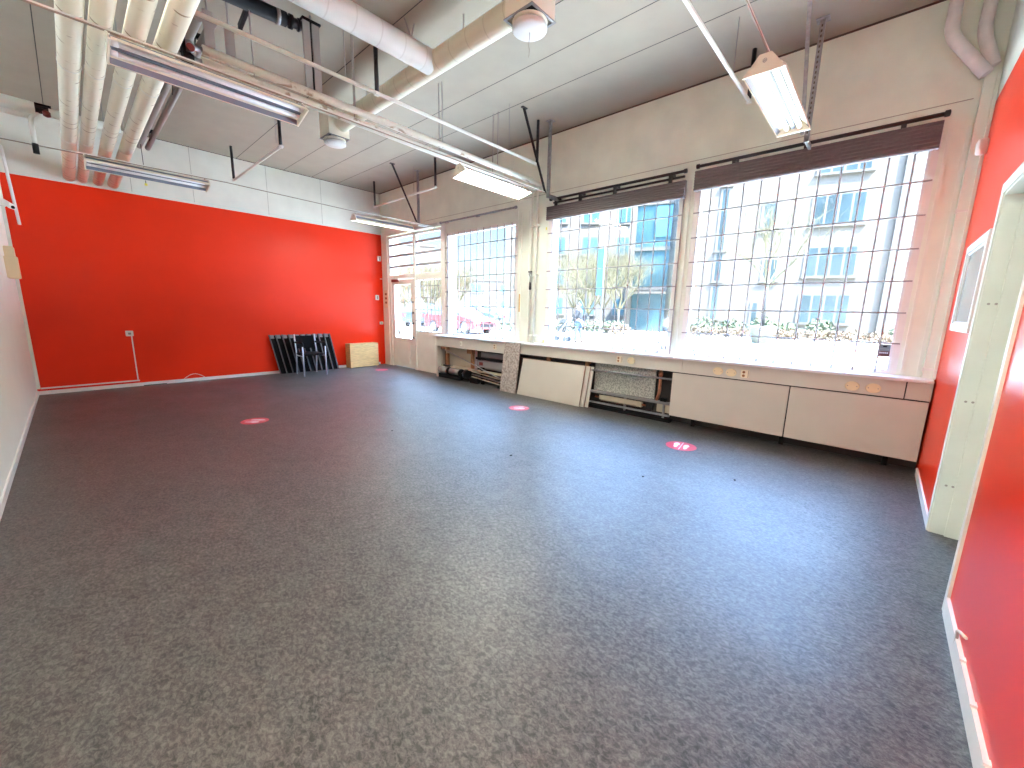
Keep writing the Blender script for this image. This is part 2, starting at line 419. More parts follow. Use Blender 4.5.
hp = [(XW - .045, 7.90 + .26 * math.sin(a), .90 - .165 * math.cos(a)) for a in [i * PI / 12 for i in range(13)]]
hp = [(XW + .012, 7.90, .735)] + hp + [(XW + .012, 7.90, 1.065)]
T('pull_handle', M['steel'], d1, hp, .011, 8)
for z, r in ((.735, .028), (1.065, .024), (1.30, .024), (1.54, .022)):
    bm = bm_(); lathe(bm, [(r, 0), (r, .012), (r * .6, .022)], (XW + .012, 7.90, z), 14, 'x')
    for v in bm.verts: v.co.x = 2 * (XW + .012) - v.co.x
    mk('lock_rose', bm, M['blackmetal'], d1)
bm = bm_(); box(bm, XW - .05, XW + .012, 8.46, 8.70, 2.00, 2.06); cl = mk('door_closer', bm, M['redplastic'], d1, bevel=.006)
bm = bm_(); hexa(bm, [(XW - .02, 8.66, 2.065), (XW - .02, 8.69, 2.065), (XW - .17, 8.98, 2.065), (XW - .19, 8.96, 2.065), (XW - .02, 8.66, 2.08), (XW - .02, 8.69, 2.08), (XW - .17, 8.98, 2.08), (XW - .19, 8.96, 2.08)])
mk('closer_arm', bm, M['white'], d1)
tag(B('door_notice', M['greyglass'], None, XW + .028, XW + .032, 8.50, 8.58, .77, .90), 'small dark sticker low on the glass of the entrance door', 'sticker')

# ------------------------------------------------------------------ security grilles
def grille(lab, ys, zs, y0, y1, z0, z1, x=XW - .012, r=.0078):
    t = thing('security_grille', lab, 'grille', (x, (y0 + y1) / 2, z0), 'window security grilles')
    for y in ys: T('vertical_bar', M['grille'], t, [(x, y, z0), (x, y, z1)], r, 6)
    for z in zs: T('horizontal_bar', M['grille'], t, [(x - .006, y0, z), (x - .006, y1, z)], r, 6)
M['grille'] = pm('grille bar paint', (.30, .26, .25), .5)
ZB = (1.17, 1.457, 1.745, 2.03, 2.318, 2.605)
grille('white barred grille over the shop window between the sidelight and the pipes', [4.87 + .1745 * i for i in range(11)], ZB, 4.745, 6.685, .885, 2.87, r=.0095)
grille('grille of thin bars over the middle window, under the shorter brown blind', [2.005 + .1665 * i for i in range(13)], ZB, 2.01, 4.09, .885, 2.92)
grille('grille of thin bars over the widest window, under the longer brown blind', [-.01 + .17 * i for i in range(11)], ZB, -.15, 1.87, .885, 2.98)
grille('small barred grille over the fixed pane beside the entrance door', [6.92 + .133 * i for i in range(6)], (1.13, 1.375, 1.63, 1.885), 6.85, 7.77, .90, 2.03, r=.009)

# ================================================================== UNDER THE WINDOWS
FZ0, FZ1 = .682, .842
tag(B('fascia_board', M['panel'], None, FX, FX + .02, 4.75, 6.75, .648, FZ1), 'cream fascia board under the sill of the window by the door', 'fascia board', 'fascia boards under the sills')
tag(B('fascia_board', M['panel'], None, FX, FX + .02, 1.762, 4.60, FZ0, FZ1), 'long cream fascia board above the leaning panels and the speckled board', 'fascia board', 'fascia boards under the sills')
tag(B('fascia_board', M['panel'], None, FX, FX + .02, -.236, 1.756, FZ0, FZ1), 'cream fascia board above the two closed heater panels', 'fascia board', 'fascia boards under the sills')
tag(B('fascia_board', M['panel'], None, FX, FX + .02, YN + .012, -.246, FZ0, FZ1), 'short end piece of cream fascia against the red wall', 'fascia board', 'fascia boards under the sills')
tag(B('heater_cover', M['panel'], None, FX, FX + .02, .634, 1.868, .115, .668, bevel=.002), 'cream heater panel next to the open bay with the copper pipe', 'panel', 'closed heater panels')
hp2 = tag(B('heater_cover', M['panel'], None, FX, FX + .02, -.405, .622, .115, .668, bevel=.002), 'cream heater panel ending at the red wall', 'panel', 'closed heater panels')
# dark sheet behind the panels, the recess shade put into its colour
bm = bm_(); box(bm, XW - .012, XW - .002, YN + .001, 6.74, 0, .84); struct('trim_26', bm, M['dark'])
for y in (1.80, 3.05, 4.62):
    pass
tag(B('bay_side_board', M['panel'], None, FX, XW - .014, 6.75, 6.78, 0, .842), 'cream end board closing the heater bay next to the door panel', 'board')
# heater body behind closed panels
t = thing('convector_heater', 'dark convector heater hidden behind the closed cream panels', 'heater', (5.17, .6, .1))
bm = bm_(); box(bm, 5.13, 5.24, -.3, 1.72, .14, .3); mk('casing', bm, M['dark'], t)
for y in (-.2, .65, 1.6): B('foot', M['black'], t, 5.17, 5.2, y - .02, y + .02, 0, .14)  # black puts the shadow under the panels into the feet's colour

# bay by the door: open, with rails, rollers and a grey radiator
t = thing('wall_backing_board', 'pale board standing at the back of the open bay by the door', 'board', (5.25, 6.2, 0))
B('board', M['fin'], t, 5.225, 5.24, 5.75, 6.66, .22, .62)
t = thing('heater_bracket', 'orange brown timber upright in the open bay, next to the end board', 'bracket', (5.14, 6.52, .28), 'timber brackets in the open bays')
B('upright', M['rust'], t, 5.13, 5.19, 6.49, 6.55, .27, .50); B('foot', M['blackmetal'], t, 5.11, 5.2, 6.40, 6.60, .24, .27); B('head', M['rust'], t, 5.10, 5.19, 6.49, 6.66, .58, .645)
t = thing('heater_bracket', 'orange brown timber upright in the middle of the bay by the door', 'bracket', (5.14, 5.80, .28), 'timber brackets in the open bays')
B('upright', M['rust'], t, 5.15, 5.2, 5.74, 5.79, .27, .58); B('head', M['rust'], t, 5.11, 5.2, 5.72, 5.86, .56, .645)
B('steel_plate', M['silver'], t, 5.14, 5.15, 5.60, 5.66, .22, .62)
t = thing('roller_drum', 'grey brown roller drum on the floor of the open bay', 'roller', (5.12, 6.5, 0))
for a, b in ((6.45, 6.72), (6.05, 6.37)):
    T('sleeve', M['radgrey'], t, [(5.12, a, .155), (5.12, b, .155)], .065, 18)
for y in (6.03, 6.41): T('end_ring', M['black'], t, [(5.12, y - .025, .155), (5.12, y + .025, .155)], .078, 18)
T('shaft', M['steel'], t, [(5.12, 5.9, .155), (5.12, 6.74, .155)], .014, 8)
B('foot', M['black'], t, 5.08, 5.17, 6.05, 6.72, 0, .085)
T('end_ring', M['blackmetal'], t, [(5.12, 5.84, .15), (5.12, 5.90, .15)], .095, 18)
tag(T('loose_rod', M['steel'], None, [(5.105, 6.62, .60), (5.085, 4.85, .17)], .011, 8), 'thin grey rod leaning diagonally across the open bay', 'rod')
tag(B('heater_rail', M['fin'], None, 5.13, 5.2, 4.82, 6.70, .225, .262), 'flat pale rail running low through the open bay by the door', 'rail')
t = thing('panel_radiator', 'dark grey panel radiator in the open bay by the door', 'radiator', (5.19, 5.2, .2))
B('panel', M['radgrey'], t, 5.20, 5.235, 4.80, 5.56, .29, .61, bevel=.006)
B('front_pipe', M['radgrey'], t, 5.125, 5.16, 4.80, 5.60, .33, .46, bevel=.008)
B('top_bar', M['black'], t, 5.12, 5.2, 4.80, 5.62, .475, .515)
B('label_plate', M['redplastic'], t, 5.121, 5.125, 5.42, 5.52, .37, .43)
B('foot', M['black'], t, 5.14, 5.2, 4.9, 4.95, 0, .33); B('foot', M['black'], t, 5.14, 5.2, 5.45, 5.5, 0, .33)
t = thing('loose_metal_strips', 'pale metal strips lying on the floor of the open bay', 'metal strip', (5.15, 5.2, 0))
for i in range(3):
    bm = bm_(); z = .05 + .05 * i
    hexa(bm, [(5.09, 4.80, z), (5.13, 4.80, z), (5.17, 5.75, z + .06), (5.13, 5.75, z + .06), (5.09, 4.80, z + .012), (5.13, 4.80, z + .012), (5.17, 5.75, z + .072), (5.13, 5.75, z + .072)])
    mk('strip', bm, M['fin'] if i != 1 else M['silver'], t)
B('block', M['black'], t, 5.09, 5.17, 5.55, 5.75, 0, .1); B('block', M['black'], t, 5.09, 5.16, 4.82, 5.0, 0, .05)

# bay with the speckled board
t = thing('speckled_board', 'grey speckled stone board standing in the open bay under the middle window', 'board', (5.2, 2.6, .26))
B('slab', M['granite'], t, 5.195, 5.215, 2.13, 3.06, .26, .68)
t = thing('heater_rack', 'steel rails and feet of the stripped heater under the middle window', 'heater rack', (5.14, 2.5, 0))
T('upper_rail', M['steel'], t, [(5.11, 1.88, .575), (5.11, 3.08, .565)], .013, 8)
B('middle_rail', M['radgrey'], t, 5.09, 5.17, 1.88, 3.08, .235, .262)
B('lower_rail', M['silver'], t, 5.075, 5.11, 1.87, 3.2, .085, .105)
B('floor_channel', M['black'], t, 5.10, 5.2, 1.87, 3.2, .0, .05)
for y in (1.95, 2.5, 3.1): B('foot', M['steel'], t, 5.11, 5.14, y, y + .025, .05, .235)
t = thing('convector_element', 'finned cream convector element low in the open bay', 'convector', (5.14, 2.5, .15))
bm = bm_()
for i in range(30): box(bm, 5.105, 5.175, 2.27 + i * .021, 2.276 + i * .021, .135, .205)
fin = mk('fin', bm, M['fin'], t); fin['kind'] = 'stuff'
T('element_tube', M['copper'], t, [(5.14, 2.15, .17), (5.14, 3.0, .17)], .012, 8)
B('cover_strip', M['fin'], t, 5.10, 5.104, 2.26, 2.91, .15, .215)
B('end_valve', M['blackmetal'], t, 5.11, 5.16, 2.12, 2.2, .12, .23)
B('end_plate', M['fin'], t, 5.13, 5.14, 1.88, 2.06, .12, .235)
t = thing('copper_pipe', 'copper pipe with a black foot in the bay beside the speckled board', 'pipe', (5.15, 2.03, .26))
T('riser', M['copper'], t, bend([(5.15, 2.05, .69), (5.15, 2.05, .36), (5.15, 2.08, .262)], .05), .02, 12)
bm = bm_(); lathe(bm, [(.028, 0), (.028, .05)], (5.15, 2.05, .60)); mk('coupling', bm, M['copper'], t)
B('valve', M['black'], t, 5.13, 5.18, 1.95, 2.02, .262, .31)
t = thing('timber_peg', 'small orange brown timber block under the fascia behind the leaning panels', 'timber block', (5.15, 3.9, .6))
B('block', M['rust'], t, 5.12, 5.2, 3.86, 3.92, .55, .68); B('block', M['rust'], t, 5.12, 5.2, 3.14, 3.19, .55, .68)
tag(T('heater_pipe', M['blackmetal'], None, [(5.17, 3.1, .62), (5.17, 4.60, .63)], .02, 10), 'dark pipe under the fascia behind the leaning white panels', 'pipe')
# leaning boards
def lean(name, lab, cat, y0, y1, y0t, y1t, xb, xt, zt, th, mat, core=None, group=None):
    bm = bm_()
    k = th
    hexa(bm, [(xb, y0, 0), (xb, y1, 0), (xb + k, y1, 0), (xb + k, y0, 0), (xt, y0t, zt), (xt, y1t, zt), (xt + k, y1t, zt), (xt + k, y0t, zt)])
    o = mk(name, bm, mat, None, origin=(xb, (y0 + y1) / 2, 0)); tag(o, lab, cat, group)
    if core:
        bm = bm_(); e = .0015
        hexa(bm, [(xb + .004, y0 - e, 0), (xb + .004, y1 + e, 0), (xb + k - .003, y1 + e, 0), (xb + k - .003, y0 - e, 0), (xt + .004, y0t - e, zt + e), (xt + .004, y1t + e, zt + e), (xt + k - .003, y1t + e, zt + e), (xt + k - .003, y0t - e, zt + e)])
        mk('core_edge', bm, core, o)
    return o
lean('stone_slab', 'tall pinkish speckled slab leaning against the sill between the two open bays', 'slab', 4.46, 4.83, 4.40, 4.75, 4.975, 5.012, .868, .022, M['pinkstone'])
lean('leaning_board', 'cream panel leaning in front of its stack below the middle window', 'panel', 3.19, 4.44, 3.16, 4.38, 5.0, 5.075, .61, .022, M['panel'], M['core'], 'leaning cream panels')
lean('leaning_board', 'cream panel in the middle of the leaning stack', 'panel', 3.12, 4.36, 3.09, 4.32, 5.028, 5.103, .61, .02, M['panel'], M['core'], 'leaning cream panels')
lean('leaning_board', 'rearmost cream panel of the leaning stack, nearest the speckled board', 'panel', 3.07, 4.30, 3.045, 4.27, 5.055, 5.13, .605, .018, M['panel'], None, 'leaning cream panels')

# sockets and covers on the fascia
def oval(y, z, lab):
    bm = bm_(); lathe(bm, [(.056, 0), (.056, .004), (.05, .008)], (FX, y, z), 24, 'x')
    for v in bm.verts: v.co = Vector((2 * FX - v.co.x, v.co.y, z + (v.co.z - z) * .82))
    o = mk('blank_cover', bm, M['yellowbeige'], None); tag(o, lab, 'cover plate', 'oval cover plates on the fascia')
    bm = bm_()
    for d in (-.035, .035): lathe(bm, [(.005, 0), (.004, .003)], (FX - .009, y + d, z), 8, 'x')
    mk('screw', bm, M['greyrod'], o)
M['yellowbeige'] = pm('yellowed plastic', (.78, .66, .42), .5)
oval(2.441, .765, 'oval yellowed cover plate beside the socket under the middle window')
oval(1.345, .752, 'oval yellowed cover plate under the widest window, farther of the pair from its socket')
oval(1.205, .750, 'oval yellowed cover plate directly beside the socket under the widest window')
oval(.132, .748, 'oval yellowed cover plate of the pair near the red wall, farther from the wall')
oval(-.022, .748, 'oval yellowed cover plate of the pair near the red wall, closer to the wall')
def socket(y, z, lab, w=.085):
    t = thing('power_socket', lab, 'socket', (FX, y, z), 'sockets on the fascia')
    B('plate', M['beige'], t, FX - .012, FX, y - w / 2, y + w / 2, z - .045, z + .045, bevel=.004)
    for dz in (-.02, .02):
        bm = bm_(); lathe(bm, [(.015, 0), (.015, .002), (.011, .0025)], (FX - .0145, y + .012, z + dz), 14, 'x'); mk('outlet', bm, M['rust'], t)
    B('cover_edge', M['greyrod'], t, FX - .0135, FX - .012, y - w / 2 + .006, y - w / 2 + .012, z - .04, z + .04)
socket(2.612, .765, 'beige double socket under the middle window, above the speckled board')
socket(1.062, .752, 'beige double socket under the widest window')
socket(5.046, .755, 'beige double socket on the fascia by the leaning stone slab')
t = thing('wall_switch', 'small pale switch on the fascia under the window by the door', 'switch', (FX, 5.98, .75)); B('plate', M['frame'], t, FX - .01, FX, 5.95, 6.01, .70, .79, bevel=.003); B('rocker', M['joint2'], t, FX - .013, FX - .01, 5.97, 5.985, .725, .765)

# yellow marks on the pillars
for y, z, lab in ((4.10, .905, 'yellow square of tape just above the sill at the middle window'), (4.115, 2.69, 'yellow square of tape below the end of the brown blind'), (4.43, 1.39, 'yellow square of tape beside the two vertical pipes')):
    tag(B('tape_square', M['yellow'], None, XW - .0015, XW, y - .012 + .02, y + .012 + .02, z - .02, z + .02), lab, 'tape', 'yellow tape squares')
tag(B('paper_strip', M['ply'], None, XW - .016, XW - .0125, 4.645, 4.675, 1.38, 1.68), 'narrow tan strip on the window trim beside the vertical pipes', 'strip')

# ================================================================== BLINDS AND RAILS
def blind(lab, y0, y1, z0, z1, xb):
    t = thing('roller_blind', lab, 'blind', (xb, (y0 + y1) / 2, z0), 'brown window blinds')
    bm = bm_(); n = 7
    prof = []
    for i in range(n):
        za = z0 + (z1 - z0) * i / n; zb = z0 + (z1 - z0) * (i + 1) / n
        prof += [(xb, za), (xb - .012, (za + zb) / 2), (xb, zb - .003)]
    a = [bm.verts.new((x, y0, z)) for x, z in prof] + [bm.verts.new((xb + .05, y0, z1)), bm.verts.new((xb + .05, y0, z0))]
    b = [bm.verts.new((x, y1, z)) for x, z in prof] + [bm.verts.new((xb + .05, y1, z1)), bm.verts.new((xb + .05, y1, z0))]
    for i in range(len(a)):
        j = (i + 1) % len(a); bm.faces.new((a[i], a[j], b[j], b[i]))
    bm.faces.new(a); bm.faces.new(b[::-1])
    mk('folded_fabric', bm, M['blind'], t)
    return t
def rail(lab, y0, y1, z, x, bks, zb, twin=False, mat='rod'):
    t = thing('curtain_rail', lab, 'rail', (x, (y0 + y1) / 2, z), 'curtain rails over the windows')
    T('rail_bar', M[mat], t, [(x, y0, z), (x, y1, z)], .017, 10)
    if twin: T('rail_bar', M[mat], t, [(x + .045, y0 + .02, z - .045), (x + .045, y1 - .02, z - .045)], .014, 10)
    for y in (y0, y1):
        bm = bm_(); lathe(bm, [(.012, -.02), (.026, -.015), (.026, .015), (.012, .02)], (x, y, z), 12, 'y'); mk('end_knob', bm, M[mat], t)
    for y in bks:
        bm = bm_(); box(bm, x - .006, x + .03, y - .018, y + .018, zb, z); box(bm, x, XW, y - .018, y + .018, z - .012, z + .018); mk('bracket', bm, M[mat], t)
blind('brown folded blind over the middle window', 1.97, 4.06, 2.785, 2.985, 5.165)
rail('dark twin curtain rail above the blind of the middle window', 1.97, 3.97, 3.075, 5.145, (2.15, 2.9, 3.45, 3.88), 2.97, True)
blind('long brown folded blind over the widest window', -.15, 1.865, 2.84, 3.06, 5.165)
rail('dark curtain rail above the blind of the widest window', -.16, 1.83, 3.095, 5.145, (.10, .8, 1.45), 3.05)
for y in (2.15, 2.9, 3.45, 3.88):
    pass
rail('thin grey rail above the window next to the pipes', 4.74, 6.75, 3.085, 5.2, (5.7, 6.6), 3.06, mat='steel')
t = thing('rolled_blind', 'rolled pale blind above the pane beside the entrance door', 'blind', (5.2, 7.3, 3.04))
T('roll', M['duct_w'], t, [(5.2, 6.86, 3.075), (5.2, 7.82, 3.075)], .035, 12)
for y in (6.85, 7.83): B('bracket', M['white'], t, 5.19, XW, y - .008, y + .008, 3.05, 3.1)

# sign on the widest window and notice on the middle window
t = thing('window_sign', 'small red and white security sticker low on the widest window', 'sticker', (XW + .04, -.05, 1.03), 'stickers on the windows')
B('backing', M['signgrey'], t, XW + .041, XW + .044, -.098, -.005, 1.035, 1.155)
B('red_field', M['signred'], t, XW + .0395, XW + .041, -.098, -.005, 1.035, 1.09)
B('emblem', M['black'], t, XW + .0395, XW + .041, -.065, -.037, 1.128, 1.142)
for y_ in (-.08, -.067, -.054, -.041, -.028): B('white_letter', M['sticker_white'], t, XW + .0385, XW + .0395, y_, y_ + .009, 1.066, 1.08)
B('caption_line', M['greyrod'], t, XW + .0395, XW + .041, -.085, -.018, 1.108, 1.112)
t = thing('window_notice', 'pair of tiny grey notices low on the middle window', 'sticker', (XW + .04, 2.09, .92), 'stickers on the windows')
B('notice', M['sticker_white'], t, XW + .042, XW + .044, 2.115, 2.15, .925, .985); B('notice', M['sticker_white'], t, XW + .042, XW + .044, 2.07, 2.105, .925, .985)
B('print', M['radgrey'], t, XW + .0405, XW + .042, 2.12, 2.145, .935, .975); B('print', M['radgrey'], t, XW + .0405, XW + .042, 2.075, 2.10, .935, .975)

# ================================================================== PIPES
for i, (x, lab) in enumerate(((.222, 'thick lagged ceiling pipe, outermost of four, closest to the white side wall'), (.360, 'thick lagged ceiling pipe, second of four from the white side wall'), (.524, 'thick lagged ceiling pipe, third of four from the white side wall'), (.688, 'thick lagged ceiling pipe beside the red valve, farthest of four from the white side wall'))):
    r = (.064, .057, .059, .064)[i]
    bm = bm_(); tube(bm, [(x, YN + .02, 3.205), (x, YR - .003, 3.205)], r, 22)
    o = mk('lagged_pipe', bm, M['lag'], None, origin=(x, 4, 3.205)); tag(o, lab, 'pipe', 'lagged pipes along the side wall')
    o['note'] = ''
    del o['note']
    for y in (4.9, 7.0):
        bm = bm_(); tube(bm, [(x, y - .006, 3.205), (x, y + .006, 3.205)], r + .003, 22); mk('strap', bm, M['conduit'], o)
        T('hanger', M['greyrod'], o, [(x, y, 3.205 + r), (x, y, H)], .005, 6)
# cross pair running to the window wall and down the pillar
def pipe(name, lab, pts, r, mat, grp=None, cat='pipe', clips=(), rad=.09, seg=16):
    bm = bm_(); tube(bm, bend(pts, rad), r, seg); o = mk(name, bm, M[mat], None, origin=pts[0]); tag(o, lab, cat, grp)
    for c in clips: T('clip', M['frame'], o, *c)
    return o
p1 = pipe('heating_pipe', 'upper pale pipe of the crossing pair, running down the pillar by the middle window', [(.945, 4.235, 3.365), (5.20, 4.235, 3.345)], .034, 'lag2', 'pipe pair crossing the room')
p2 = pipe('heating_pipe', 'lower pale pipe of the pair crossing the room, running down beside the shop window', [(.93, 4.22, 3.268), (5.20, 4.36, 3.268)], .036, 'lag2', 'pipe pair crossing the room')
for o, y, z in ((p1, 4.285, 3.345), (p2, 4.385, 3.268)):
    bm = bm_(); tube(bm, bend([(5.13, y - .04 if o is p1 else y - .025, z), (5.205, y, z), (5.205, y, .874)], .06), .017, 12); mk('riser', bm, M['conduit'], o)
    for zz in (1.0, 1.98, 2.75):
        B('clip', M['frame'], o, 5.18, XW, y - .026, y + .026, zz - .012, zz + .012)
for o, zz in ((p1, 3.40), (p2, 3.30)):
    for x in (1.3, 2.2, 3.3, 4.25): T('hanger', M['greyrod'], o, [(x, 4.235 if o is p1 else 4.235 + .14 * (x - .93) / 4.27 - .015, zz - .03), (x, 4.235 if o is p1 else 4.235 + .14 * (x - .93) / 4.27 - .015, H)], .006, 6)
t = thing('pipe_valve', 'small dark valve on the riser beside the shop window', 'valve', (5.2, 4.385, 1.9), 'pipe valves')
bm = bm_(); lathe(bm, [(.022, -.04), (.03, -.02), (.03, .02), (.022, .04)], (5.205, 4.385, 2.0)); mk('body', bm, M['steel'], t); B('lever', M['blackmetal'], t, 5.16, 5.185, 4.33, 4.40, 2.02, 2.04)
bm = bm_(); lathe(bm, [(.016, -.08), (.022, -.06), (.016, .06)], (5.205, 4.385, 1.82)); mk('body', bm, M['blackmetal'], t)
# valve where the pair meets the lagged pipe
t = thing('pipe_valve', 'dark red handled valve where the cross pipes leave the fourth lagged pipe', 'valve', (.86, 4.22, 3.25), 'pipe valves')
T('tail', M['steel'], t, [(.72, 4.235, 3.33), (.95, 4.235, 3.365)], .02, 10); T('tail', M['steel'], t, [(.72, 4.22, 3.25), (.94, 4.22, 3.268)], .02, 10)
bm = bm_(); lathe(bm, [(.03, -.04), (.045, -.02), (.045, .02), (.03, .04)], (.85, 4.235, 3.35), 14, 'x'); mk('body', bm, M['steel'], t)
bm = bm_(); lathe(bm, [(.03, -.04), (.042, -.02), (.042, .02), (.03, .04)], (.84, 4.22, 3.26), 14, 'x'); mk('body', bm, M['black'], t)
bm = bm_(); lathe(bm, [(.01, 0), (.01, .03), (.026, .032), (.026, .045)], (.85, 4.17, 3.30), 16, 'y')
for v in bm.verts: v.co.y = 4.17 - (v.co.y - 4.17)
mk('hand_wheel', bm, M['redplastic'], t)
B('bracket', M['black'], t, .80, .82, 4.13, 4.2, 3.22, 3.38)
# pair behind the lagged pipes at the side wall
pipe('cross_pipe', 'thick pale pipe end coming out of the white side wall above the lagged pipes', [(XL, 6.95, 3.41), (.0, 6.95, 3.40)], .062, 'lag2', 'stub pipes at the side wall')
pipe('cross_pipe', 'thinner pale pipe beside the thick stub at the white side wall', [(XL, 7.22, 3.40), (-.02, 7.22, 3.40)], .038, 'lag2', 'stub pipes at the side wall')
pipe('cross_pipe', 'pale pipe crossing above the four lagged pipes, behind the red handled wall valve', [(.1, 6.98, 3.40), (.66, 6.98, 3.41)], .045, 'lag2', 'stub pipes at the side wall')
t = thing('pipe_valve', 'dark valve with red handle on the stub pipes at the side wall', 'valve', (.04, 7.0, 3.36), 'pipe valves')
T('spindle', M['blackmetal'], t, [(.0, 6.97, 3.40), (.1, 6.98, 3.40)], .03, 12); B('lever', M['black'], t, -.03, .12, 6.93, 7.02, 3.44, 3.46)
bm = bm_(); lathe(bm, [(.01, 0), (.03, .01), (.03, .05), (.012, .06)], (.08, 6.90, 3.33), 14); mk('hand_wheel', bm, M['redplastic'], t)
t = thing('drain_pipe', 'thin pale pipe dropping from the side wall valve to a black hose end', 'pipe', (-.04, 7.0, 2.95))
T('drop', M['conduit'], t, bend([(.02, 6.98, 3.38), (-.043, 7.0, 3.33), (-.043, 7.0, 3.06)], .05), .02, 10); T('hose_end', M['black'], t, [(-.043, 7.0, 2.96), (-.043, 7.0, 3.06)], .026, 10)
# two pink-white bent pipes in the corner by the red wall
pipe('bent_pipe', 'pinkish white bent pipe in the corner, farther from the red wall', [(5.16, -.085, H), (5.15, -.085, 3.70), (5.15, -.335, 3.33)], .044, 'lagpink', 'bent corner pipes', rad=.08, seg=20)
pipe('bent_pipe', 'pinkish white bent pipe in the corner, right against the red wall', [(5.19, -.285, H), (5.185, -.275, 3.66), (5.20, -.37, 3.40)], .042, 'lagpink', 'bent corner pipes', rad=.08, seg=20)
bm = bm_(); box(bm, 5.21, XW, YN + .001, -.335, .873, 3.34); struct('trim_27', bm, M['frame'])
bm = bm_(); box(bm, 5.17, 5.21, YN + .001, -.40, .873, 3.34); struct('trim_28', bm, M['frame'])
for z, lab in ((2.31, 'small pale pipe clamp high on the corner boxing'), (.955, 'small pale pipe clamp just above the sill in the corner')):
    t = thing('pipe_clamp', lab, 'clamp', (5.2, -.36, z), 'clamps on the corner boxing'); B('strap', M['white'], t, 5.196, 5.21, -.40, -.33, z - .009, z + .009); B('tip', M['white'], t, 5.19, 5.21, -.337, -.325, z - .018, z + .018)
t = thing('motion_sensor', 'white motion sensor on the red wall next to the corner boxing', 'sensor', (5.06, YN, 2.75))
bm = bm_(); lathe(bm, [(.006, 0), (.032, .008), (.036, .05), (.036, .09), (.026, .118), (.006, .122)], (5.06, YN + .03, 2.70), 18)
for v in bm.verts: v.co.x = 5.06 + (v.co.x - 5.06) * .9
mk('body', bm, M['white'], t); B('mount', M['white'], t, 5.04, 5.08, YN, YN + .02, 2.72, 2.8)

# ------------------------------------------------------------------ conduits with black drop rods
def conduit(lab, pts, drops, rods=()):
    t = thing('ceiling_conduit', lab, 'conduit', pts[0], 'conduits hung on black rods')
    T('tube', M['conduit'], t, pts, .017, 10)
    for (x, y, z0, z1) in drops:
        T('drop_rod', M['blackmetal'], t, [(x, y, z0), (x, y, z1)], .021, 8)
        B('end_clip', M['conduit'], t, x - .024, x + .024, y - .024, y + .024, z0 - .022, z0 + .004)
    for (x, y, z0, z1) in rods: T('threaded_rod', M['greyrod'], t, [(x, y, z0), (x, y, z1)], .004, 6)
conduit('pale conduit crossing the room above the pipe pair', [(.76, 3.97, 3.47), (4.80, 3.97, 3.475)], [(2.294, 3.97, 3.475, 3.87), (4.787, 3.97, 3.48, H)], [(1.98, 3.97, 3.48, H), (4.197, 3.97, 3.48, H), (2.294, 3.97, 3.86, H)])
conduit('pale conduit high up by the bright hanging lamp', [(.6, 1.33, 3.56), (5.0, 1.33, 3.575)], [(4.987, 1.33, 3.58, H)], [(4.40, 1.33, 3.57, H), (1.6, 1.33, 3.57, H)])
conduit('pale conduit on two black rods in front of the pale wall above the red', [(2.18, 6.25, 3.50), (2.18, 8.62, 3.51)], [(2.18, 8.58, 3.52, H), (2.18, 6.29, 3.51, 3.86)], [(2.18, 6.29, 3.86, H), (2.10, 6.2, 3.5, H)])
conduit('pale conduit on two black rods near the corner above the door', [(4.72, 6.25, 3.555), (4.72, 8.45, 3.54)], [(4.72, 8.42, 3.55, H), (4.72, 6.275, 3.57, H)], [(4.72, 6.95, 3.56, H)])
for lab, pts in (('thin dark cable carrying the lamps along the pipe pair', [(XL, 3.866, 3.08), (1.9, 3.866, 3.086), (XW, 3.89, 3.10)]), ('thin dark cable carrying the lamps in front of the red wall', [(XL, 7.085, 3.06), (1.7, 7.085, 3.088), (3.4, 6.99, 3.03), (5.24, 6.99, 3.03)]), ('thin cable above the bright hanging lamp', [(XL, .79, 3.085), (3.65, .79, 3.09), (4.4, .79, 3.09)])):
    t = thing('lamp_cable', lab, 'cable', pts[0], 'cables carrying the lamps')
    T('wire', M['cable'], t, pts, .006, 6)
    T('wire', M['conduit'], t, [(x, y, z + .011) for x, y, z in pts], .006, 6)
t = thing('hanging_tube', 'thin white tube hanging in the corner above the red wall, beside the camera', 'tube', (-.35, 8.8, 2.4))
T('tube', M['white'], t, bend([(XL, 8.8, 3.40), (-.36, 8.8, 3.40), (-.325, 8.8, 2.40)], .06), .016, 8)
T('stay', M['greyrod'], t, [(-.37, 8.8, 3.39), (-.37, 8.8, H)], .004, 6)
t = thing('wall_camera', 'small white camera on the side wall in front of the red wall', 'camera', (XL, 8.6, 2.7))
T('arm', M['white'], t, [(XL, 8.66, 2.60), (-.41, 8.62, 2.60)], .012, 8)
bm = bm_(); hexa(bm, [(-.44, 8.5, 2.63), (-.38, 8.5, 2.56), (-.33, 8.56, 2.55), (-.42, 8.6, 2.62), (-.44, 8.5, 2.69), (-.37, 8.5, 2.63), (-.32, 8.56, 2.61), (-.42, 8.6, 2.68)]); mk('body', bm, M['white'], t)
bm = bm_(); lathe(bm, [(.018, 0), (.018, .03)], (-.345, 8.52, 2.58), 12, 'y'); mk('lens', bm, M['black'], t)
t = thing('junction_box', 'yellow beige two piece junction box on the white side wall', 'junction box', (XL, 8.2, 1.65))
B('cover', M['yellowbeige'], t, XL, -.37, 8.02, 8.2, 1.66, 1.93, bevel=.008); B('back_box', M['yellowbeige'], t, XL, -.395, 8.2, 8.42, 1.72, 2.06, bevel=.006)

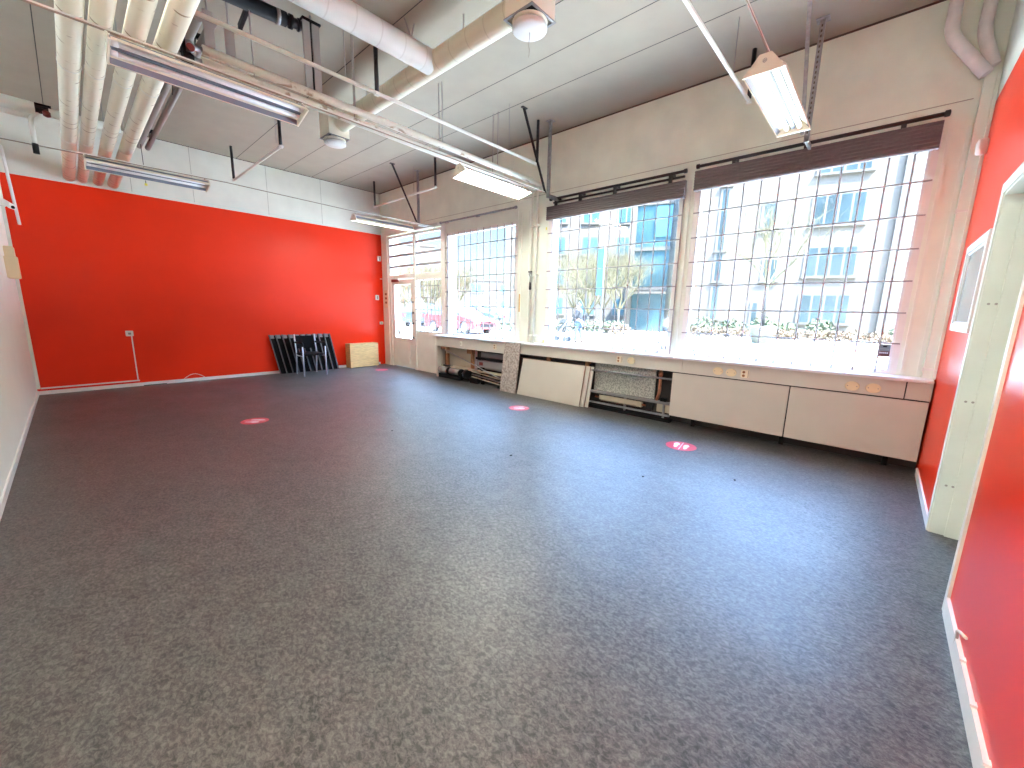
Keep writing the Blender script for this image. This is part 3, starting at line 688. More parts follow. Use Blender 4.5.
# grey rods on black hooks, square hangers
for i, (x, lab) in enumerate(((1.0, 'grey rod under the ceiling, next to the lagged pipes'), (1.095, 'grey rod under the ceiling, on the window side of its pair'))):
    t = thing('grey_rod', lab, 'rod', (x, 6, 3.72), 'pair of grey rods under the ceiling')
    T('rod', M['greyrod'], t, [(x, 4.5, 3.72), (x, 8.65, 3.72)], .032, 12)
    for y in (4.9, 6.07, 7.95):
        B('hook', M['black'], t, x - .05, x - .0, y - .015, y + .015, 3.745, 3.79); T('hook_rod', M['steel'], t, [(x - .03, y, 3.78), (x - .03, y, H)], .005, 6)
        T('hook_tail', M['blackmetal'], t, [(x - .045, y, 3.75), (x - .055, y, 3.64)], .005, 6)
for x, y, zt, lab in ((1.02, 4.31, 3.70, 'grey steel hanger above the start of the pipe pair, next to the lagged pipes'), (1.16, 4.31, 3.66, 'grey U shaped steel hanger above the pipe pair, second from the lagged pipes')):
    t = thing('pipe_hanger', lab, 'hanger', (x, y, 3.4), 'grey pipe hangers')
    B('strip', M['greyrod'], t, x - .035, x + .035, y - .012, y + .006, 3.40, zt, bevel=.004)
    T('rod', M['greyrod'], t, [(x, y, zt - .01), (x, y, H)], .008, 6); B('foot', M['steel'], t, x - .02, x + .02, y - .05, y + .01, 3.39, 3.405)
t = thing('pipe_hanger', 'wide grey hanger with a dark slot, at the end of the black pipe', 'hanger', (1.83, 4.3, 3.4), 'grey pipe hangers')
B('strip', M['greyrod'], t, 1.755, 1.815, 4.29, 4.32, 3.39, 3.99); B('strip', M['greyrod'], t, 1.835, 1.90, 4.29, 4.32, 3.39, 3.99)
B('slot', M['black'], t, 1.815, 1.835, 4.30, 4.315, 3.385, 3.99); B('top_plate', M['black'], t, 1.745, 1.91, 4.27, 4.34, 3.985, 4.0); T('rod', M['steel'], t, [(1.83, 4.305, 3.99), (1.83, 4.305, H)], .01, 6)
t = thing('black_pipe', 'thick black pipe with clamps under the ceiling beside the white duct', 'pipe', (1.0, 4.25, 3.85))
T('pipe', M['black'], t, [(XL, 4.42, 3.85), (1.58, 4.21, 3.86)], .055, 18)
T('nozzle', M['blackmetal'], t, [(1.56, 4.21, 3.86), (1.70, 4.195, 3.86)], .04, 16); T('clamp', M['black'], t, [(1.60, 4.207, 3.86), (1.63, 4.204, 3.86)], .055, 16)
T('clamp', M['steel'], t, [(1.50, 4.219, 3.858), (1.53, 4.216, 3.859)], .06, 16); T('clamp', M['black'], t, [(1.67, 4.199, 3.86), (1.685, 4.197, 3.86)], .05, 16)
bm = bm_(); hexa(bm, [(1.28, 4.27, 3.80), (1.31, 4.27, 3.80), (1.30, 4.45, 3.74), (1.27, 4.45, 3.74), (1.28, 4.27, 3.84), (1.31, 4.27, 3.84), (1.30, 4.45, 3.78), (1.27, 4.45, 3.78)]); mk('arm', bm, M['blackmetal'], t)
T('hanger', M['greyrod'], t, [(.6, 4.33, 3.9), (.6, 4.33, H)], .006, 6); T('hanger', M['greyrod'], t, [(1.3, 4.25, 3.9), (1.3, 4.25, H)], .006, 6)

# ------------------------------------------------------------------ ventilation
t = thing('ventilation_duct', 'white round duct joining the cream duct under the ceiling', 'duct', (1.2, 3.655, 3.8), 'round ventilation ducts')
bm = bm_(); tube(bm, [(XL + .001, 3.655, 3.80), (2.66, 3.655, 3.80)], .105, 32, caps=False); mk('duct_pipe', bm, M['duct_x'], t)
bm = bm_(); tube(bm, [(2.60, 3.655, 3.80), (2.70, 3.655, 3.80)], .108, 32, caps=False); mk('tee_collar', bm, M['duct_w'], t)
for s in (-.02, .05): T('strap', M['greyrod'], t, [(2.45 + .02, 3.63, 3.895), (2.45 + s * 1.5, 3.655, H)], .008, 6)
bm = bm_(); tube(bm, [(2.44, 3.655, 3.80), (2.47, 3.655, 3.80)], .107, 32, caps=False); mk('strap_band', bm, M['duct_w'], t)
t = thing('ventilation_duct', 'cream round duct between the two square air diffusers', 'duct', (2.75, 4, 3.8), 'round ventilation ducts')
bm = bm_(); tube(bm, [(2.747, 2.49, 3.80), (2.747, 5.68, 3.80)], .10, 32, caps=False); mk('duct_pipe', bm, M['duct_y'], t)
for y in (3.2, 5.0): T('hanger', M['greyrod'], t, [(2.747, y, 3.895), (2.747, y, H)], .006, 6)
def diffuser(y, s, lab):
    x = 2.705; zb, zt = 3.63, 3.95; h = .138
    t = thing('air_diffuser', lab, 'air diffuser', (x, y, zb), 'square air diffusers')
    bm = bm_()
    framebm(bm, y - h, y + h, x - h, x + h, .012, zb, zt)          # four side walls
    for v in bm.verts: v.co = Vector((v.co.z, v.co.y, v.co.x))
    box(bm, x - h, x + h, y - h, y + h, zt - .012, zt); mk('box', bm, M['hood'], t)
    bm = bm_(); framebm(bm, y - h - .008, y + h + .008, x - h - .008, x + h + .008, .02, zb - .004, zb + .004)
    for v in bm.verts: v.co = Vector((v.co.z, v.co.y, v.co.x))
    mk('flange', bm, M['radgrey'], t)
    B('dark_opening', M['black'], t, x - h + .02, x + h - .02, y - h + .02, y + h - .02, zb + .04, zb + .06)
    bm = bm_(); lathe(bm, [(.05, .04), (.06, -.02), (.126, -.026), (.138, -.045), (.137, -.062), (.122, -.072), (.03, -.076)], (x, y, zb), 36); mk('valve_disc', bm, M['duct_w'], t)
    bm = bm_(); lathe(bm, [(.128, -.018), (.138, -.012), (.138, -.006), (.128, .0)], (x, y, zb), 36); mk('ring', bm, M['hood'], t)
    T('pull_string', M['cable'], t, [(x, y, zb - .076), (x + .004, y, zb - .10), (x - .004, y + .004, zb - .16), (x + .005, y, zb - .20), (x - .002, y, zb - .25)] if s else [(x - .12, y - .04, zb), (x - .125, y - .04, zb - .08), (x - .115, y - .045, zb - .10), (x - .11, y - .04, zb - .04)], .002, 5)
    for dx, dy in ((-.14, -.14), (.14, .14), (-.14, .14), (.14, -.14)): T('hanger', M['greyrod'], t, [(x + dx, y + dy, zt), (x + dx, y + dy, H)], .004, 5)
diffuser(2.36, 1, 'square air diffuser with a hanging string, at the window end of the cream duct')
diffuser(5.81, 0, 'square air diffuser at the end of the cream duct towards the red wall')

# ------------------------------------------------------------------ steel struts at the window wall
def strut(y, lab, perf=False):
    t = thing('steel_strut', lab, 'strut', (4.92, y, 3.04), 'steel struts by the window wall')
    bm = bm_(); box(bm, 4.90, 4.905, y - .02, y + .02, 3.03, H - .006); box(bm, 4.905, 4.935, y - .02, y - .016, 3.03, H - .006); box(bm, 4.905, 4.935, y + .016, y + .02, 3.03, H - .006)
    mk('post', bm, M['steel'], t)
    B('ceiling_plate', M['steel'], t, 4.87, 4.97, y - .05, y + .05, H - .006, H)
    bm = bm_(); dx = .52; w = .015
    hexa(bm, [(4.885, y + .022, 3.10), (4.905, y + .022, 3.10), (4.905, y + .05, 3.10), (4.885, y + .05, 3.10), (4.885 - dx, y + .022, H - .004), (4.91 - dx, y + .022, H - .004), (4.91 - dx, y + .05, H - .004), (4.885 - dx, y + .05, H - .004)])
    br = mk('brace', bm, M['steel' if perf else 'blackmetal'], t)
    B('brace_foot', M['steel' if perf else 'blackmetal'], t, 4.34, 4.43, y + .015, y + .055, H - .012, H)
    B('lower_clip', M['steel'], t, 4.9, 5.15, y - .012, y + .012, 3.03, 3.075)
    if perf:
        bm = bm_()
        for i in range(22): box(bm, 4.8985, 4.90, y - .006, y + .006, 3.10 + i * .042, 3.12 + i * .042)
        sl = mk('slot_row', bm, M['joint'], t); sl['kind'] = 'stuff'
strut(7.10, 'steel strut with black brace above the shop window by the door')
strut(3.85, 'steel strut with black brace above the end of the middle window rail')
strut(.77, 'perforated steel strut beside the bright hanging lamp', True)

# ------------------------------------------------------------------ fluorescent lamps
def make_lamp():
    t = thing('pendant_lamp', 'x', 'lamp', (0, 0, 0), 'fluorescent lamps')
    L, w, h = .575, .12, .098
    bm = bm_()
    pr = [(-w, 0), (-w, .018), (-.028, h), (.028, h), (w, .018), (w, 0)]
    a = [bm.verts.new((-L, y, z)) for y, z in pr]; b = [bm.verts.new((L, y, z)) for y, z in pr]
    for i in range(5): bm.faces.new((a[i], a[i + 1], b[i + 1], b[i]))
    mk('hood', bm, M['hood'], t)
    for s in (-1, 1):
        bm = bm_()
        q = [(s * L, -w - .003, -.002), (s * L, w + .003, -.002), (s * (L + .012), w + .003, -.002), (s * (L + .012), -w - .003, -.002), (s * L, -.034, h + .012), (s * L, .034, h + .012), (s * (L + .012), .034, h + .012), (s * (L + .012), -.034, h + .012)]
        hexa(bm, q); e = mk('end_cap', bm, M['hood'], t)
        bm = bm_(); lathe(bm, [(.014, 0), (.012, .004)], (s * (L + .012), 0, h - .03), 12, 'x'); mk('screw', bm, M['greyrod'], e)
        T('hook', M['cable'], t, [(s * (L - .02), 0, h), (s * (L - .02), 0, h + .03)], .006, 6)
    bm = bm_(); n = 14; pts = [(-w + .004 + (2 * w - .008) * i / n, .006 + .085 * math.sin(PI * i / n) ** .7) for i in range(n + 1)]
    a = [bm.verts.new((-L + .003, y, z)) for y, z in pts]; b = [bm.verts.new((L - .003, y, z)) for y, z in pts]
    for i in range(n): f = bm.faces.new((a[i], a[i + 1], b[i + 1], b[i])); f.smooth = True
    mk('reflector', bm, M['reflector'], t)
    for y in (-.045, .045):
        tb = T('tube', M['tube'], t, [(-L + .04, y, .035), (L - .04, y, .035)], .016, 12)
        for s in (-1, 1): T('socket', M['white'], tb, [(s * (L - .005), y, .035), (s * (L - .04), y, .035)], .019, 12)
    B('centre_ridge', M['reflector'], t, -L + .01, L - .01, -.012, .012, .03, .09)
    return t
lamp = make_lamp()
for i, (x, y, z, rz, lab) in enumerate(((.94, 3.84, 2.955, -.24, 'long hanging lamp with grey reflector in front of the four lagged pipes'), (3.83, 3.86, 2.95, -.20, 'hanging lamp with bright underside near the pillar by the middle window'), (.90, 7.06, 2.955, -.20, 'hanging lamp below the far ends of the lagged pipes, above the red wall'), (4.10, 7.02, 2.885, .12, 'white hanging lamp in the corner above the entrance door'), (3.80, .79, 2.95, 0, 'bright hanging lamp seen from its end, above the widest window'), (.30, .79, 2.95, 0, 'added unseen fill lamp over the open floor, on the cable of the bright lamp'))):  # last entry: unseen lamp added to brighten the interior
    o = lamp if i == 0 else copy_tree(lamp)
    o.location = (x, y, z); o.rotation_euler.x = rz; o['label'] = lab
    if i in (1, 3, 4, 5):
        for ch in o.children:
            if ch.name.startswith('tube'): ch.data = ch.data.copy(); ch.data.materials[0] = M[{3: 'tube_low', 4: 'tube_dim', 5: 'tube_fill'}.get(i, 'tube_lit')]
t = thing('hanging_wire', 'thin wire with a yellow tag hanging in front of the pale wall above the red', 'wire', (.75, 8.2, 3.2))
T('wire', M['black'], t, [(.98, 8.3, 3.66), (.98, 8.3, 3.13)], .004, 5); B('tag', M['yellow'], t, .965, .995, 8.29, 8.31, 3.10, 3.13)

# ================================================================== RED WALL FITTINGS
t = thing('wall_socket', 'white socket box low on the red wall with a cable duct below', 'socket', (.616, YR, .8))
B('box', M['white'], t, .57, .665, YR - .04, YR, .845, .935, bevel=.006); B('outlet', M['greyrod'], t, .60, .635, YR - .043, YR - .04, .872, .905)
t = thing('cable_duct', 'thin white cable duct from the socket down to the baseboard and along it', 'cable duct', (.64, YR, .06))
B('drop', M['white'], t, .632, .648, YR - .014, YR, .11, .845); B('run', M['white'], t, XL + .04, .66, YR - .016, YR - .001, .086, .106)
cb = [(1.25 + .3 * i / 14, YR - .012 - .01 * math.sin(PI * i / 14), .06 + .075 * math.sin(PI * i / 14)) for i in range(15)]
tag(T('loose_cable', M['white'], None, cb, .005, 6), 'loop of white cable sticking up behind the baseboard of the red wall', 'cable')
tag(T('floor_cable', M['black'], None, [(.70, YR - .03, .006), (.85, YR - .04, .006), (1.0, YR - .03, .006)], .006, 6), 'short dark cable end on the floor at the red wall', 'cable')
for x, z0, z1, lab in ((5.10, 1.58, 1.70, 'white box switch on the red wall in the corner by the door'), (5.19, .99, 1.06, 'small white box on the red wall in the corner, below the switch'), (5.19, 2.50, 2.62, 'small white sensor high on the red wall in the corner by the door')):
    t = thing('wall_switch', lab, 'switch', (x, YR, z0), 'white boxes by the door corner'); B('box', M['white'], t, x - .045, x + .045, YR - .035, YR, z0, z1, bevel=.006); B('rocker', M['joint2'], t, x - .015, x + .015, YR - .038, YR - .035, z0 + .02, z1 - .02)
tag(B('door_poster', M['beige'], None, XW - .024, XW - .02, 8.93, 9.08, 1.40, 1.82), 'narrow pale notice on the door post beside the red corner', 'notice')
bm = bm_()
for i in range(3): box(bm, XW - .0255, XW - .024, 8.96, 9.04, 1.50 + .1 * i, 1.55 + .1 * i)
mk('print', bm, M['rust'], bpy.data.objects['door_poster'])
# cable on the baseboard near the camera
t = thing('wall_cable', 'white cable curling out of the red wall above the baseboard', 'cable', (2.3, YN, .05))
T('cable', M['conduit'], t, bend([(2.36, YN + .008, .05), (2.345, YN + .012, .11), (2.31, YN + .02, .15), (2.25, YN + .004, .16)], .03), .006, 8)
for x in (2.2, 1.95, 1.7): B('clip', M['white'], t, x - .012, x + .012, YN, YN + .018, .09, .1)
# interior window in the right wall
w7 = setting('window_7', (4.25, YN, 1.32))
bm = bm_(); framebm(bm, 3.82, 4.72, 1.32, 1.95, .055, YN, YN + .022)
for v in bm.verts: v.co = Vector((v.co.y, v.co.x, v.co.z))
mk('window_frame', bm, M['white'], w7, bevel=.003)
bm = bm_(); framebm(bm, 3.875, 4.665, 1.375, 1.895, .014, YN, YN + .012)
for v in bm.verts: v.co = Vector((v.co.y, v.co.x, v.co.z))
mk('glazing_bead', bm, M['white'], w7)
B('pane', M['greyglass'], w7, 3.885, 4.655, YN - .004, YN + .004, 1.385, 1.885)

# ================================================================== FURNITURE
t = thing('armchair', 'black chair with chrome legs and armrests in front of the dark slatted panel', 'chair', (3.25, 8.65, 0))
fl, fr, bl, br_ = (3.035, 8.42), (3.475, 8.42), (3.055, 8.86), (3.455, 8.86)
for (x, y) in (fl, fr): T('front_leg', M['chrome'], t, [(x, y, 0), (x, y, .66)], .014, 12)
for (x, y) in (bl, br_): T('back_leg', M['chrome'], t, bend([(x, y + .02, 0), (x, y - .04, .44), (x, y + .03, .82)], .1), .014, 12)
for a, b in ((fl, bl), (fr, br_)):
    T('side_rail', M['chrome'], t, [(a[0], a[1], .40), (b[0], b[1] - .03, .40)], .011, 8)
    bm = bm_(); pts = bend([(a[0], a[1] - .02, .60), (a[0], a[1] + .0, .67), (b[0], b[1] - .02, .66)], .05); tube(bm, pts, .021, 10)
    mk('armrest', bm, M['black'], t)
bm = bm_(); box(bm, 3.05, 3.46, 8.43, 8.85, .41, .455); mk('seat', bm, M['black'], t, bevel=.018)
bm = bm_(); hexa(bm, [(3.07, 8.845, .53), (3.44, 8.845, .53), (3.44, 8.86, .53), (3.07, 8.86, .53), (3.07, 8.88, .79), (3.44, 8.88, .79), (3.44, 8.895, .79), (3.07, 8.895, .79)]); mk('backrest', bm, M['blackmesh'], t, bevel=.005)

t = thing('slatted_panel', 'dark slatted panel with grey uprights leaning against the red wall behind the chair', 'panel', (3.3, 9.08, 0))
n = 11; xb0, xb1, xt0, xt1, zt = 2.79, 3.99, 2.66, 3.87, .79
yb, yt = 9.03, 9.13
bm = bm_(); hexa(bm, [(xb0, yb, .005), (xb1, yb, .005), (xb1, yb + .02, .005), (xb0, yb + .02, .005), (xt0, yt, zt), (xt1, yt, zt), (xt1, yt + .02, zt), (xt0, yt + .02, zt)]); mk('backing', bm, M['blackmesh'], t)
for i in range(n):
    f = i / (n - 1); a = xb0 + (xb1 - xb0) * f; b = xt0 + (xt1 - xt0) * f; w = .008
    bm = bm_(); hexa(bm, [(a - w, yb - .035, 0), (a + w, yb - .035, 0), (a + w, yb, 0), (a - w, yb, 0), (b - w, yt - .035, zt + .02), (b + w, yt - .035, zt + .02), (b + w, yt, zt + .02), (b - w, yt, zt + .02)]); mk('upright', bm, M['slat'] if 'slat' in M else M.setdefault('slat', pm('grey metal slat', (.16, .15, .15), .45, metal=.4)), t)
    if i < n - 1:
        bm = bm_(); c = b + .03; hexa(bm, [(c, yt - .02, zt - .06), (c + .065, yt - .02, zt - .06), (c + .065, yt, zt - .06), (c, yt, zt - .06), (c - .008, yt - .015, zt + .012), (c + .057, yt - .015, zt + .012), (c + .057, yt, zt + .012), (c - .008, yt, zt + .012)]); mk('top_clip', bm, M['radgrey'], t)

bm = bm_(); a = Vector((4.235, 8.905, 0)); u = Vector((.997, .07, 0)) * .735; v = Vector((-.07, .997, 0)) * .205; h = Vector((0, 0, .565))
b0 = Vector((0, 0, .012))
hexa(bm, [a + b0, a + u + b0, a + u + v + b0, a + v + b0, a + h, a + u + h, a + u + v + h, a + v + h])
o = mk('plywood_box', bm, M['ply'], None, bevel=.004); tag(o, 'light plywood box standing against the red wall near the door', 'box')
for q in (a, a + u * .93, a + v * .8, a + u * .93 + v * .8):
    B('foot', M['rust'], o, q.x + .005, q.x + .045, q.y + .005, q.y + .035, 0, .013)

# floor stickers
def sticker(x, y, r, rot, lab, prints=True, strip=False):
    bm = bm_(); lathe(bm, [(r, 0), (r, .0012)], (x, y, 0), 36); o = mk('floor_sticker', bm, M['sticker_red'], None); tag(o, lab, 'sticker', 'red floor stickers')
    if not prints: return
    def shoe(cx, cy):
        bm = bm_(); pts = []
        for i in range(20):
            a = 2 * PI * i / 20; px = .085 * math.cos(a); w = .028 * (1.15 if px > 0 else .85) * (1 - .25 * math.exp(-((px + .01) / .03) ** 2)); pts.append((px, w * math.sin(a)))
        vs0 = []; vs1 = []
        for px, py in pts:
            X = cx + px; Y = cy + py; c, s = math.cos(rot), math.sin(rot)
            vs0.append(bm.verts.new((x + c * X - s * Y, y + s * X + c * Y, .0012))); vs1.append(bm.verts.new((x + c * X - s * Y, y + s * X + c * Y, .002)))
        bm.faces.new(vs0[::-1]); bm.faces.new(vs1)
        for i in range(20): bm.faces.new((vs0[i], vs0[(i + 1) % 20], vs1[(i + 1) % 20], vs1[i]))
        mk('footprint', bm, M['sticker_white'], o)
    shoe(.01, .05); shoe(-.01, -.05)
    bm = bm_(); c, s = math.cos(rot), math.sin(rot)
    P = [(-.13, -.004), (.13, -.004), (.13, .004), (-.13, .004)]
    hexa(bm, [(x + c * X - s * Y, y + s * X + c * Y, .0012) for X, Y in P] + [(x + c * X - s * Y, y + s * X + c * Y, .0019) for X, Y in P]); mk('divider', bm, M['sticker_white'], o)
sticker(4.288, 1.418, .155, .15, 'round red floor sticker with white footprints in front of the closed heater panels')
sticker(4.27, 3.742, .15, -.6, 'round red floor sticker in front of the leaning cream panels')
sticker(1.371, 5.498, .15, -.75, 'round red floor sticker in the middle of the floor, away from the windows')
sticker(4.66, 8.29, .14, .3, 'small red floor sticker by the plywood box', False)
for k, (x, y) in enumerate(((2.35, 4.0), (2.75, 2.5), (3.2, 1.35), (3.7, .75))):
    bm = bm_(); bmesh.ops.create_icosphere(bm, subdivisions=1, radius=.011)
    for v in bm.verts: v.co = Vector((v.co.x * (1 + R.random()), v.co.y, v.co.z * .5)) + Vector((x, y, .005))
    tag(mk('dirt_crumb', bm, M['black'], None), 'tiny dark crumb lying on the open floor', 'crumb', 'crumbs on the floor')

# ================================================================== OUTSIDE
GZ = .15
bm = bm_()
V = [bm.verts.new(p) for p in ((5.56, -60, -.02), (9, -60, GZ), (120, -60, GZ), (120, 140, GZ), (9, 140, GZ), (5.56, 140, -.02))]
bm.faces.new((V[0], V[1], V[4], V[5])); bm.faces.new((V[1], V[2], V[3], V[4])); struct('pavement', bm, M['pavement'], origin=(20, 5, 0))

def block(name, lab, P0, dv, t0, t1, depth, z1, wins, mat, extra=(), glass='winglass', group='buildings across the street'):
    dv = Vector((dv[0], dv[1], 0)).normalized(); nv = Vector((-dv.y, dv.x, 0))
    if nv.x > 0: nv = -nv                       # towards the room
    P0 = Vector((P0[0], P0[1], GZ)); th = thing(name, lab, 'building', P0 + dv * (t0 + t1) / 2, group)
    def q(t, n, z): return P0 + dv * t + nv * n + Vector((0, 0, z - GZ))
    def hx(bm, a, b, n0, n1, z0, z1): hexa(bm, [q(a, n0, z0), q(b, n0, z0), q(b, n1, z0), q(a, n1, z0), q(a, n0, z1), q(b, n0, z1), q(b, n1, z1), q(a, n1, z1)])
    bm = bm_(); hx(bm, t0, t1, -depth, 0, GZ, z1); mk('wall', bm, M[mat], th)
    bm = bm_(); hx(bm, t0 - .15, t1 + .15, -depth - .15, .15, z1, z1 + .25); mk('roof_edge', bm, M[mat], th)
    for (a, b, za, zb, panes) in wins:
        bm = bm_(); hx(bm, a - .08, b + .08, -.02, .05, za - .08, zb + .08); f = mk('window', bm, M['extwhite'], th)
        w = (b - a) / panes
        for i in range(panes):
            bm = bm_(); hx(bm, a + i * w + .05, a + (i + 1) * w - .05, .0, .056, za, zb); mk('pane', bm, M[glass], f)
        bm = bm_(); hx(bm, a - .15, b + .15, 0, .14, za - .16, za - .08); mk('sill', bm, M['facade2'], f)
    for (nm, a, b, n0, n1, za, zb, m) in extra:
        bm = bm_(); hx(bm, a, b, n0, n1, za, zb); mk(nm, bm, M[m], th)
    return th
FP, FD = (30.5, 1.94), (-.281, .96)
wins = []
for t in (0, -6.2):
    for za in (1.1, 3.82, 6.7, 9.5): wins.append((t - .38, t + 2.03, za, za + 1.58, 4))
wins += [(3.75, 4.5, 6.76, 8.05, 1), (3.4, 4.15, 3.6, 4.8, 1), (6.42, 6.85, 1.2, 3.3, 1), (6.42, 6.85, 3.6, 5.3, 1), (6.42, 6.85, 5.5, 9.1, 1), (6.42, 6.85, 9.4, 11.5, 1), (4.15, 4.5, .6, 2.2, 1)]
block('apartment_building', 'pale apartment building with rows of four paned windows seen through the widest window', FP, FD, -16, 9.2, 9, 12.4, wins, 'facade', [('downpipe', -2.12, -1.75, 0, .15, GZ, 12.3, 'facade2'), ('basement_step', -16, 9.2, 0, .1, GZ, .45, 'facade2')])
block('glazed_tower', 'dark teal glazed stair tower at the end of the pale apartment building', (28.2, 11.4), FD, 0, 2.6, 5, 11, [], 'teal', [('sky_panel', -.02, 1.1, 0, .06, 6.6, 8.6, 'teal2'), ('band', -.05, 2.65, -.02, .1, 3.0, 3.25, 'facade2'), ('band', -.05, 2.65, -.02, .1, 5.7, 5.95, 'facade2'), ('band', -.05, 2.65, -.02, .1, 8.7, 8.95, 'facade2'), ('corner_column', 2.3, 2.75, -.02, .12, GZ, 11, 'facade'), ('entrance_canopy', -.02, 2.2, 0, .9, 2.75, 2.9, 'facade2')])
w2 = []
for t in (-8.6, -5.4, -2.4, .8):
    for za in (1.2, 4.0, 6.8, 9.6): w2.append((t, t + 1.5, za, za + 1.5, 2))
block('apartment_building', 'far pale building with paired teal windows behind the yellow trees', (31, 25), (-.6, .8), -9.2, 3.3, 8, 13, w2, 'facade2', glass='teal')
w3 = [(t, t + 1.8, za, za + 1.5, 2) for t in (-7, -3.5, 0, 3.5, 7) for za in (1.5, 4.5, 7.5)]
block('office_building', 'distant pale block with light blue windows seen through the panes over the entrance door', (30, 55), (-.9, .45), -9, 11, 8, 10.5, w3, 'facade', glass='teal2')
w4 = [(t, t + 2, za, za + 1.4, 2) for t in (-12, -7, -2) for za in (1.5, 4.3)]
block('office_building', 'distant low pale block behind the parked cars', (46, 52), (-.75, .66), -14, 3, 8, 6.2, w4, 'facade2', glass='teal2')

def branches(bm, p, d, L, r, depth, rr, spread, seg=4, kids=3):
    q = p + d * L
    mid = p + d * L * .5 + Vector((rr.uniform(-1, 1), rr.uniform(-1, 1), rr.uniform(-.3, .6))) * L * .08
    tube(bm, [p, mid, q], r, seg, caps=False, r1=r * .6)
    if depth == 0: return
    for i in range(kids):
        ax = Vector((rr.uniform(-1, 1), rr.uniform(-1, 1), rr.uniform(-.25, .9))).normalized()
        nd = (d + ax * spread).normalized(); s = p + d * L * rr.uniform(.45, 1.)
        branches(bm, s, nd, L * rr.uniform(.6, .82), r * .58, depth - 1, rr, spread, seg if depth > 2 else 3, kids)
def tree(lab, x, y, h, seed, trunk=.35, r=.09, depth=5, mat='twig', z=GZ, name='bare_tree', group='bare trees outside', kids=3, spread=.8):
    rr = random.Random(seed); t = thing(name, lab, 'tree', (x, y, z), group)
    base = Vector((x, y, z)); top = base + Vector((rr.uniform(-.1, .1), rr.uniform(-.1, .1), h * trunk))
    T('trunk', M['bark'], t, [base, (base + top) / 2 + Vector((.03, -.02, 0)), top], r, 8, r1=r * .8)
    bm = bm_()
    for i in range(4):
        a = i * PI / 2 + rr.uniform(-.4, .4)
        branches(bm, base + Vector((0, 0, h * trunk * rr.uniform(.8, 1.))), Vector((math.cos(a) * .75, math.sin(a) * .75, 1.)).normalized(), h * .27, r * .55, depth - 1, rr, spread, 4, kids)
    branches(bm, top, Vector((0, 0, 1)), h * .26, r * .7, depth - 1, rr, spread, 4, kids)
    mk('crown', bm, M[mat], t); return t
def leaves(bm, c, rad, n, s, rr):
    for i in range(n):
        while True:
            v = Vector((rr.uniform(-1, 1), rr.uniform(-1, 1), rr.uniform(-1, 1)))
            if v.length <= 1: break
        v = v * (.75 + .25 * rr.random()); p = Vector(c) + Vector((v.x * rad[0], v.y * rad[1], v.z * rad[2]))
        u = Vector((rr.uniform(-1, 1), rr.uniform(-1, 1), rr.uniform(-1, 1))).normalized(); w = u.orthogonal().normalized(); k = s * rr.uniform(.6, 1.3)
        bm.faces.new([bm.verts.new(p + u * k), bm.verts.new(p + w * k * .55), bm.verts.new(p - u * k), bm.verts.new(p - w * k * .55)])
# tree in a stone planter
t = thing('stone_planter', 'pale tapered stone planter standing in front of the apartment building', 'planter', (21.6, 4.08, GZ))
bm = bm_(); lathe(bm, [(.36, 0), (.52, .62), (.60, .64), (.60, .80), (.50, .80), (.48, .72)], (21.6, 4.08, GZ), 8); mk('bowl', bm, M['planter'], t)
bm = bm_(); lathe(bm, [(.48, .70), (.3, .74)], (21.6, 4.08, GZ), 8); mk('soil', bm, M['bark'], t)
tree('bare tree growing out of the pale stone planter', 21.6, 4.08, 5.9, 3, .36, .085, 5, z=GZ + .7)
for i, (tt, n, rx, h) in enumerate(((7.2, 2.6, 1.0, 1.2), (5.6, 2.6, .9, 1.1), (4.0, 2.8, .9, 1.3), (2.9, 2.6, .8, 1.0), (1.3, 2.2, .8, 1.2), (-2.3, 2.4, .7, 1.0))):
    dv = Vector((FD[0], FD[1], 0)); p = Vector((FP[0], FP[1], 0)) + dv * tt + Vector((-.96, -.281, 0)) * n
    bm = bm_(); leaves(bm, (p.x, p.y, GZ + h * .5), (rx, rx, h * .5), 420, .11, random.Random(20 + i))
    o = mk('green_shrub', bm, M['leaf'], None, origin=(p.x, p.y, GZ)); tag(o, ('round green shrub by the blue glazed strip of the pale facade', 'round green shrub between the glazed strip and the planter', 'green shrub right behind the stone planter', 'lower green shrub just past the stone planter', 'green shrub below the windows of the pale facade', 'green shrub by the downpipe of the pale facade')[i], 'shrub', 'green shrubs at the pale facade')
bm = bm_(); rr = random.Random(5)
for i in range(44):
    p = Vector((FP[0], FP[1], 0)) + Vector((FD[0], FD[1], 0)) * (-6 + i * .34) + Vector((-.96, -.281, 0)) * (3.6 + rr.uniform(-.2, .2))
    leaves(bm, (p.x, p.y, GZ + .3), (.5, .5, .34), 70, .09, rr)
o = mk('low_hedge', bm, M['leafbrown'], None, origin=(26.5, 3, GZ)); tag(o, 'low brown winter hedge along the foot of the pale facade', 'hedge', kind='stuff')
# twiggy shrub close to the window
t = thing('bare_shrub', 'leafless shrub with arching stems just outside the widest window', 'shrub', (9.5, 3.55, GZ))
bm = bm_(); rr = random.Random(9)
for i in range(15):
    a = rr.uniform(0, 2 * PI); d = Vector((math.cos(a) * .8, math.sin(a) * .8, 1)).normalized(); branches(bm, Vector((9.5 + rr.uniform(-.15, .15), 3.55 + rr.uniform(-.15, .15), GZ)), d, .75, .014, 2, rr, .45, 4, 2)
mk('stems', bm, M['bark'], t)
